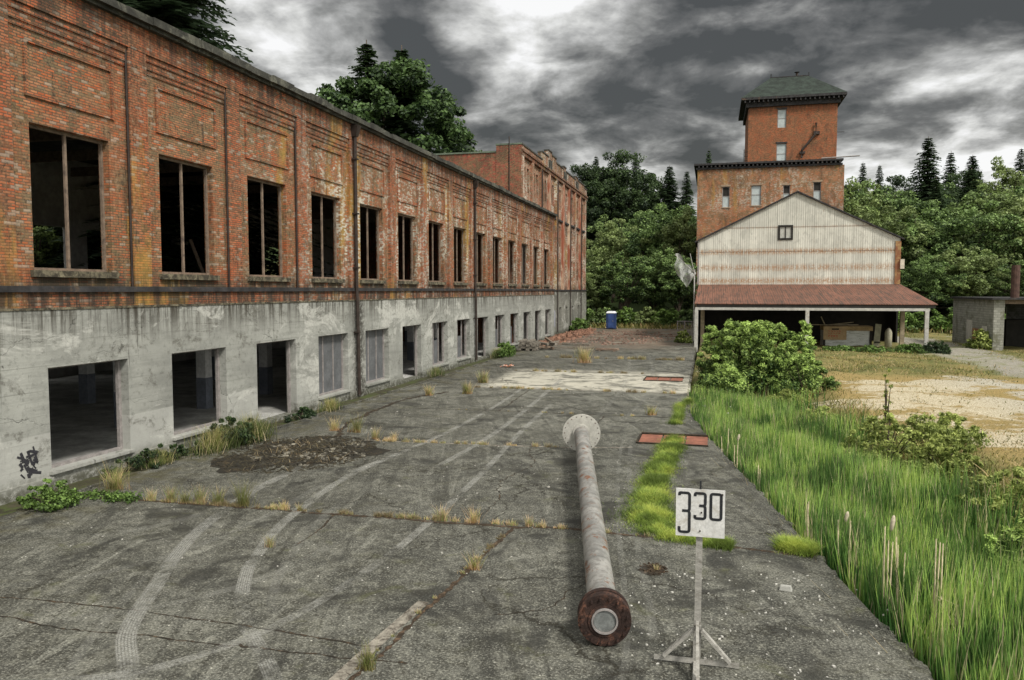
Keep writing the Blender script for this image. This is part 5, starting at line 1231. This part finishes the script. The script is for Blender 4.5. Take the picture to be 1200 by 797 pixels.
def big_round(seed):
    e = empty('broadleaf_tree', (0, 0, 0)); rr = random.Random(seed); cl = []
    for k in range(330):
        a = rr.uniform(0, 6.283); v = rr.uniform(-1, 1); q = math.sqrt(1-v*v); f = rr.uniform(.72, 1.02)*(1+.08*math.sin(3*a+1)+.07*math.sin(5*a+4*v))
        cl.append((8.6*q*f*math.cos(a), 8.0*q*f*math.sin(a), 21.5+(10.2 if v > 0 else 13)*v*f*(1-.12*abs(v)), rr.uniform(.7, 1.5)))
    MB().tube([(0, 0, -1), (0, 0, 8), (.5, 0, 18), (0, 0, 26)], [.8, .6, .4, .1], 8).build('trunk', M['bark'], e, True)
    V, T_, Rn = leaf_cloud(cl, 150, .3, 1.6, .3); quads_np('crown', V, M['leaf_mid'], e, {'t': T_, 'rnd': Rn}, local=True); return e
protoB = [broad_tree(s, 18, r_, nc=n_, per=120) for s, r_, n_ in ((1, 6, 85), (2, 5.2, 75), (3, 6.8, 95), (4, 5.8, 80))]
protoD = [broad_tree(s, 20, r_, 'leaf_dark', n_, 140, .22) for s, r_, n_ in ((11, 6.4, 110), (12, 5.6, 100))]
protoC = [conifer(21, 22, 4.6, 1.9), conifer(22, 22, 5.2, 1.9), conifer(23, 22, 4.2, 1.9)]
protoF = [conifer(24, 22, 4.6, 2.3, .6), conifer(25, 22, 5.0, 2.2, .6)]
protoG = [big_round(61)]
HS = {**{id(p): 18 for p in protoB}, **{id(p): 20 for p in protoD}, **{id(p): 22 for p in protoC}}
used = set()
def plant(kind, x, y, ztop, label, group, wide=1., base=None):
    pool = {'B': protoB, 'D': protoD, 'C': protoC, 'F': protoF, 'G': protoG}[kind]; p = pool[plant.k % len(pool)]; plant.k += 1
    H0_ = {'B': 18*1.03, 'D': 20*1.03, 'C': 22., 'F': 22., 'G': 33.}[kind]
    gz = ground_h(x, y) if base is None else base
    s = (ztop-gz)/H0_; o = p if id(p) not in used else copy_tree(p); used.add(id(p))
    o.location = (x, y, gz-.3); o.rotation_euler = (0, 0, random.uniform(0, 6.28)); o.scale = (s*wide, s*wide, s); return tag(o, label, 'tree', group)
plant.k = 0
random.seed(77)
G1 = 'broadleaf trees at the foot of the hill behind the yard'; G2 = 'dark trees on the hill behind the yard'; G3 = 'broadleaf trees on the hill right of the tower'; G4 = 'conifers on the skyline right of the tower'
def zt(y, D): return 5+(349-y)/963*D      # height of the skyline seen from the bridge
# foot of the hill, centre
for x, y, z, w in ((-16.5, 116, 9.5, 1.25), (-12.2, 114, 11.5, 1.15), (-8.0, 117, 10.5, 1.2), (-4.6, 113.5, 10.0, 1.1), (-19.5, 122, 14, 1.1), (-14, 125, 17.5, 1.), (-9.4, 127, 18.0, 1.), (-5.4, 124, 17.0, .95), (-20.5, 118, 11, 1.)):
    plant('B', x, y, z, 'light green broadleaf tree among those at the foot of the hill between mill and barn', G1, w)
for x, y, z, w in ((-12.2, 147, 21, 1.), (-7, 149, 20, 1.), (-17.5, 143, 18, 1.), (-4.2, 139, 18, .9)):
    plant('B', x, y, z, 'light green broadleaf tree halfway up the hill between mill and tower', 'broadleaf trees halfway up the hill', w)
for x, y, z, w in ((-21.5, 160, 32.0, 1.1), (-17.0, 162, 33.2, 1.1), (-12.0, 164, 31, 1.05), (-25.5, 158, 30, 1.), (-14.5, 158, 27, 1.1)):
    plant('D', x, y, z, 'dark round-topped tree on the skyline between mill and tower', G2, w)
for x, y, z, w, lab in ((-24.0, 165, 33.5, .8, 'pointed conifer on the skyline just right of the tall mill'), (-8.6, 160, 30, 1.15, 'broad dark conifer on the hill left of the barn'), (-5.2, 158, 28.5, 1., 'second dark conifer on the hill left of the barn, nearer the tower'), (-1.0, 147, 30.7, .55, 'thin conifer poking above the roof edge of the brick block')):
    plant('C', x, y, z, lab, None, w)
plant('C', -17, 178, 36, 'dark conifer among the round-topped trees on the skyline', None, .8)
# right of the tower
for k, (px_, y, ytop, w) in enumerate(((18.7, 116, 262, 1.), (22.5, 118, 250, 1.1), (27.5, 119, 243, 1.1), (32.5, 117, 262, 1.2), (37.5, 118, 255, 1.1), (42.5, 119, 250, 1.1), (48, 118, 252, 1.1), (20.5, 128, 240, 1.), (25.5, 131, 232, 1.), (31, 130, 240, 1.), (36.5, 133, 230, 1.), (42, 130, 240, 1.), (48, 132, 232, 1.), (54, 128, 235, 1.),
                                       (20.5, 108, 305, 1.25), (25.5, 106.5, 315, 1.3), (30.5, 107, 300, 1.3), (35.5, 105, 308, 1.3), (40.5, 104, 300, 1.3), (45.5, 105, 290, 1.3))):
    plant('B', px_, y, zt(ytop, y), ['broadleaf tree in the front row of woods between barn and shed', 'broadleaf tree in the front row behind the block shed', 'taller broadleaf tree behind the front row right of the tower'][0 if (k > 13 and px_ < 30) else 1 if k > 13 else 2], G3, w)
for k, (px_, y, ytop, w) in enumerate(((26, 155, 226, 1.), (32, 158, 222, 1.), (38, 156, 218, 1.), (44, 158, 218, 1.), (50, 156, 214, 1.), (57, 158, 208, 1.), (64, 156, 210, 1.), (22, 150, 230, 1.))):
    plant('D' if k % 2 else 'B', px_, y, zt(ytop, y), 'tree high on the hill right of the tower', 'trees high on the hill right of the tower', w)
for (px_, y, ytop, w, lab) in ((27.2, 162, 203, .8, 'small pointed conifer nearest the tower on the right skyline'), (35.5, 150, 178, 1.1, 'tallest conifer on the right skyline'), (30.5, 164, 207, .8, 'low conifer between the tallest conifer and the tower'), (43, 165, 195, 1.0, 'conifer right of the tallest on the skyline'), (47.5, 168, 200, 1.2, 'broad conifer on the right skyline'), (55, 166, 195, 1., 'conifer near the right edge of the skyline'),
                               (62, 168, 200, 1.2, 'last conifer at the right edge of the skyline'), (39.5, 140, 214, 1.3, 'dark conifer below the tallest one'), (34, 138, 222, 1.2, 'dark conifer on the slope left of the tallest one')):
    plant('C', px_, y, zt(ytop, y), lab, G4, w)
# behind the factory
for (x, y, z, w, k, lab) in ((-37.6, 87, 34.0, 1.18, 'G', 'huge rounded dark green tree rising behind the factory roof'), (-39.8, 87, 34.6, 1.3, 'F', 'conifer top poking from the huge rounded tree, left'), (-36.2, 89, 34.3, 1.3, 'F', 'conifer top poking from the huge rounded tree, right'),
                             (-37.5, 48, 36, 1.45, 'F', 'very large dark conifer at the top left behind the factory'), (-43, 52, 38, 1.5, 'F', 'dark conifer left of the largest one at the top left'), (-50, 52, 38, 1.5, 'F', 'outermost conifer at the top left behind the factory'),
                             (-41, 30, 12, 1., 'B', 'green tree seen through the second upper window'), (-41, 40, 12, 1., 'B', 'green tree seen through the empty factory windows'), (-42, 52, 12, 1., 'B', 'green tree behind the factory, hidden but for window gaps'), (-30, 91, 24, 1., 'D', 'dark tree just left of the tall mill end wall')):
    plant(k, x, y, z, lab, None, w, base=1. if x > -60 else None)

def shrub(name, x, y, z0, clumps, per, size, mat, label, asp=2.2, cat='shrub', group=None, stems=8):
    e = empty(name, (x, y, z0), label, cat, group)
    V, T_, Rn = leaf_cloud([(x+c[0], y+c[1], z0+c[2], c[3]*1.5) for c in clumps], per, size, asp, .0); quads_np('foliage', V, M[mat], e, {'t': T_, 'rnd': Rn})
    mb = MB()
    for k in range(stems):
        c = random.choice(clumps); mb.tube([(x+U(-.2, .2), y+U(-.2, .2), z0-.2), (x+c[0]*.5, y+c[1]*.5, z0+c[2]*.55), (x+c[0], y+c[1], z0+c[2])], [.04, .025, .008], 5, False)
    mb.build('stems', M['bark'], e); return e
def dome(n, rx_, ry_, h, cr, seed):
    rr = random.Random(seed); out = []
    for k in range(n):
        a = rr.uniform(0, 6.283); r = math.sqrt(rr.random()); hh = h*(1-r*r*.75)*rr.uniform(.25, 1)
        out.append((math.cos(a)*r*rx_, math.sin(a)*r*ry_, hh, cr*rr.uniform(.6, 1.3)))
    # sprigs breaking the outline
    for k in range(n):
        a = rr.uniform(0, 6.283); r = rr.random()**.6; out.append((math.cos(a)*r*rx_*1.05, math.sin(a)*r*ry_*1.05, h*(1-r*r*.7)+rr.uniform(-.1, .22)*h**.5, cr*.3))
    return out
random.seed(50)
shrub('leafy_bush', 2.4, 46, -.4, dome(120, 3.15, 3.0, 3.45, .42, 3)+[(U(-2.8, 2.8), U(-2.5, .5), U(1.4, 3.7), .15) for _ in range(70)], 230, .07, 'shrub', 'big bright green leafy bush in front of the barn at the ditch end', 3., stems=24)
shrub('leafy_bush', .6, 41.5, -.7, dome(50, 1.4, 1.6, 1.6, .3, 4), 160, .065, 'shrub', 'smaller light green bush at the foot of the big one, by the concrete edge')
shrub('leafy_bush', 4.6, 43, -.5, dome(50, 1.6, 1.5, 1.9, .3, 5), 160, .065, 'shrub', 'dark leafy bush on the right flank of the big one')
for (x, y, rx_, h, m_, lab) in ((4.3, 32.6, 1.3, .9, 'shrub_y', 'yellow-green bushy clump beyond the dark hollow in the reeds'), (5.3, 26.3, 1.3, 1.5, 'shrub_y', 'loose willow bush in the middle of the reeds'), (6.5, 24.2, .9, 1.1, 'shrub_y', 'green bush right of the loose willow bush'), (6.6, 19.6, 1.3, 1.5, 'shrub_y', 'pale bushy weeds at the right edge of the reeds'), (5.9, 16.4, 1.0, 1.6, 'shrub', 'leafy weeds low at the right edge'), (3.4, 38.6, 1.3, 1.2, 'shrub_y', 'low yellow-green weeds at the far end of the reeds'), (7.4, 28.5, 1.2, .8, 'shrub_y', 'low weeds between reeds and dry field')):
    shrub('willow_bush', x, y, ground_h(x, y), dome(46, rx_, rx_*1.3, h, .26, int(x*10)), 110, .038, m_, lab, 3.4, 'shrub', None, 14)
# tall thin weed
shrub('tall_weed', 6.6, 32.8, -.5, [(.1*math.sin(k*2.), .1*math.cos(k*1.3), .4+k*.2, .11-.008*k) for k in range(11)], 14, .06, 'shrub_y', 'single tall thin weed standing above the reeds', 3.)
# ivy / low plants at the barn posts
for (x, rx_, h, m_, lab) in ((10.2, 1.5, .5, 'ivy', 'leafy bramble in front of the white crate'), (12.8, 1.6, .55, 'ivy', 'leafy bramble right of the notice board'), (15.6, 1.3, .7, 'ivy', 'low bramble by the inner right post'), (17.4, 1.1, .95, 'leaf_dark', 'dark round bush at the foot of the right barn post'), (7.0, 1.4, .8, 'ivy', 'low bramble at the middle post')):
    shrub('bramble', x, 69.3, -.2, dome(30, rx_, .8, h, .24, int(x)), 110, .09, m_, lab)
shrub('bramble', -14.7, 14.6, 0, dome(26, .6, .6, .5, .13, 8), 110, .05, 'ivy', 'dense green ivy heap at the foot of the wall below the graffiti', 1.3)
shrub('bramble', -14.1, 15.6, 0, [(U(-.6, .9), U(-.25, .25), .06, .12) for _ in range(22)], 60, .05, 'ivy', 'low creeper trailing along the joint from the ivy heap', 1.3, stems=0)
shrub('bramble', -15.0, 22.0, 0, dome(26, .6, 1.5, .75, .2, 9), 90, .05, 'leaf_dark', 'dark green leafy weeds under the second lower window')
shrub('bramble', -15.4, 18.8, 0, dome(22, .35, 1.7, .4, .15, 10), 70, .05, 'leaf_dark', 'dark creeping weeds under the first lower window')
shrub('bramble', -15.5, 27.5, 0, dome(14, .3, 1.2, .3, .12, 12), 70, .05, 'leaf_dark', 'low dark weeds right of the doorway')
shrub('bramble', -15.2, 57.5, 0, dome(16, .6, 2.2, .9, .3, 13), 70, .1, 'ivy', 'green weeds against the wall left of the timber stack')
shrub('bramble', -16.2, 98, 0, dome(16, .9, 4, 1.3, .4, 14), 70, .18, 'ivy', 'bushes against the far end of the tall mill')
shrub('bramble', -2.6, 76.5, 0, dome(12, .7, .8, 1.0, .25, 15), 70, .12, 'shrub_y', 'small yellow-green bush left of the barn')
shrub('bramble', 22.2, 74.4, -.1, dome(16, 1.1, 1.3, 1.5, .35, 16), 70, .13, 'shrub_y', 'ruddy bush at the near corner of the block shed')
shrub('bramble', 27.2, 71.8, -.1, dome(20, 2.2, 1.1, 1.3, .35, 17), 70, .14, 'shrub_y', 'brushwood heap in front of the open shed')
for k, x in enumerate([-17.5+i*2.9 for i in range(6)]):
    shrub('hedge_bush', x, 109.5+U(-1, 1), -.1, dome(20, 2.0, 1.3, 2.3, .6, 30+k), 90, .26, 'leaf' if k % 2 else 'ivy', 'low bush in the row at the far edge of the yard', 1.6, 'bush', 'low bushes along the far edge of the yard')
for k, x in enumerate([18.5+i*3.2 for i in range(6)]):
    shrub('hedge_bush', x, 101.5+U(-1, 1), -.1, dome(20, 2.2, 1.4, 2.6, .6, 40+k), 90, .26, 'ivy', 'low bush beyond the track between barn and shed', 1.6, 'bush', 'low bushes beyond the gravel track')

# ---------------------------------------------------------------- sky, sun, camera
w = bpy.data.worlds.new('World'); scene.world = w; w.use_nodes = True; w.node_tree.nodes.clear(); nt = NT(w.node_tree)
SUN_EL, SUN_AZ = 48, 128     # azimuth clockwise from +Y
tc = nt.n('ShaderNodeTexCoord').outputs['Generated']
sky = nt.n('ShaderNodeTexSky', sky_type='NISHITA', sun_disc=False, sun_elevation=R(SUN_EL), sun_rotation=R(SUN_AZ), air_density=1.5, dust_density=2.)
x, y, z = nt.xyz(tc)
zz = nt.m('ADD', nt.m('MAXIMUM', z, 0.), .24)
pv = nt.comb(nt.m('DIVIDE', x, zz), nt.m('DIVIDE', y, zz), 0.)
def off(v, o): return nt.n('ShaderNodeVectorMath', {0: v, 1: o}, operation='ADD').outputs[0]
n1 = nt.noise(off(pv, (3.1, 1.7, 0)), 2.0, 9, .54, .35); n2 = nt.noise(off(pv, (9.3, 4.2, 3)), 5.0, 9, .58, .25); n3 = nt.noise(off(pv, (1, 8, 0)), .6, 3, .5, .3)
den = nt.m('ADD', nt.m('MULTIPLY', n1, .66), nt.m('ADD', nt.m('MULTIPLY', n2, .42), nt.m('MULTIPLY', n3, .06)))
def lobe(dx, dy, dz, s0, s1, k):
    dt = nt.n('ShaderNodeVectorMath', {0: tc, 1: Vector((dx, dy, dz)).normalized()}, operation='DOT_PRODUCT').outputs['Value']
    return nt.ss(dt, s0, s1, 0, k)
# thin places where the light comes through, and heavy dark bellies
for q in ((-.22, .92, .31, .991, .9996, -.15), (-.15, .94, .33, .993, .9996, -.10), (-.47, .83, .30, .993, .9995, -.10), (-.6, .76, .17, .995, .9997, -.10), (.32, .93, .13, .985, .9995, -.10), (.1, .98, .12, .99, .9995, -.07), (-.55, .76, .32, .98, .999, .07), (-.42, .88, .2, .975, .998, .05), (.22, .95, .23, .99, .9997, -.07), (-.33, .92, .14, .995, .9998, -.05), (-.25, .95, .2, .985, .999, .06), (-.12, .99, .12, .993, .9997, -.08), (.0, .97, .14, .988, .9997, -.05),
          (.03, .97, .22, .975, .999, .08), (-.1, .96, .24, .985, .999, .06), (.2, .93, .33, .97, .999, .07), (-.35, .88, .33, .985, .9995, .08), (.3, .93, .18, .98, .999, .05)):
    den = nt.m('ADD', den, lobe(*q))
den = nt.m('MULTIPLY_ADD', den, 1.3, -.18)
rp = nt.n('ShaderNodeValToRGB', {0: den}); cr_ = rp.color_ramp
st_ = [(.42, (1., 1., 1.)), (.48, (.72, .72, .7)), (.535, (.46, .46, .45)), (.58, (.30, .30, .29)), (.635, (.16, .16, .157)), (.71, (.075, .077, .076))]
cr_.elements[0].position = st_[0][0]; cr_.elements[0].color = (*st_[0][1], 1); cr_.elements[1].position = st_[-1][0]; cr_.elements[1].color = (*st_[-1][1], 1)
for p_, c_ in st_[1:-1]: el = cr_.elements.new(p_); el.color = (*c_, 1)
cl = rp.outputs[0]
# unseen cloud deck behind the camera, towards the sun, brightened to light the yard
back = nt.ss(nt.n('ShaderNodeVectorMath', {0: tc, 1: Vector((.45, -.55, .7)).normalized()}, operation='DOT_PRODUCT').outputs['Value'], -.1, 1., 0, 1)
cl = nt.mix(1, cl, nt.mix(back, (1, 1, 1), (4.2, 4.1, 3.9)), 'MULTIPLY')
cl = nt.mix(nt.ss(back, .2, .8, 0, .6), cl, (1.3, 1.3, 1.25))
cl = nt.mix(nt.ss(z, .02, -.05), cl, (.12, .12, .11))
bg1 = nt.n('ShaderNodeBackground', {'Color': sky.outputs[0], 'Strength': .08}); bg2 = nt.n('ShaderNodeBackground', {'Color': cl, 'Strength': 1.})
mx = nt.n('ShaderNodeMixShader', {0: .94, 1: bg1.outputs[0], 2: bg2.outputs[0]}); wo = nt.n('ShaderNodeOutputWorld'); nt.l.new(mx.outputs[0], wo.inputs[0])
sl_ = bpy.data.lights.new('sun', 'SUN'); sl_.energy = 3.6; sl_.angle = R(10); sl_.color = (1, .95, .87)
so = bpy.data.objects.new('sun', sl_); COL.objects.link(so)
az, el = R(SUN_AZ), R(SUN_EL); dv = Vector((math.sin(az)*math.cos(el), math.cos(az)*math.cos(el), math.sin(el)))
so.rotation_euler = dv.to_track_quat('Z', 'Y').to_euler(); so.location = (30, -30, 40)
cam = bpy.data.cameras.new('camera'); co = bpy.data.objects.new('camera', cam); COL.objects.link(co); scene.camera = co
cam.sensor_width = 36; cam.lens = 920/1200*36; cam.clip_start = .1; cam.clip_end = 3000
co.location = (0, 0, 5); co.rotation_euler = (R(90-3.638), 0, R(14.301))
scene.view_settings.view_transform = 'Standard'; scene.view_settings.look = 'None'; scene.view_settings.exposure = 0; scene.view_settings.gamma = 1
scene.cycles.max_bounces = 4; scene.cycles.transparent_max_bounces = 12
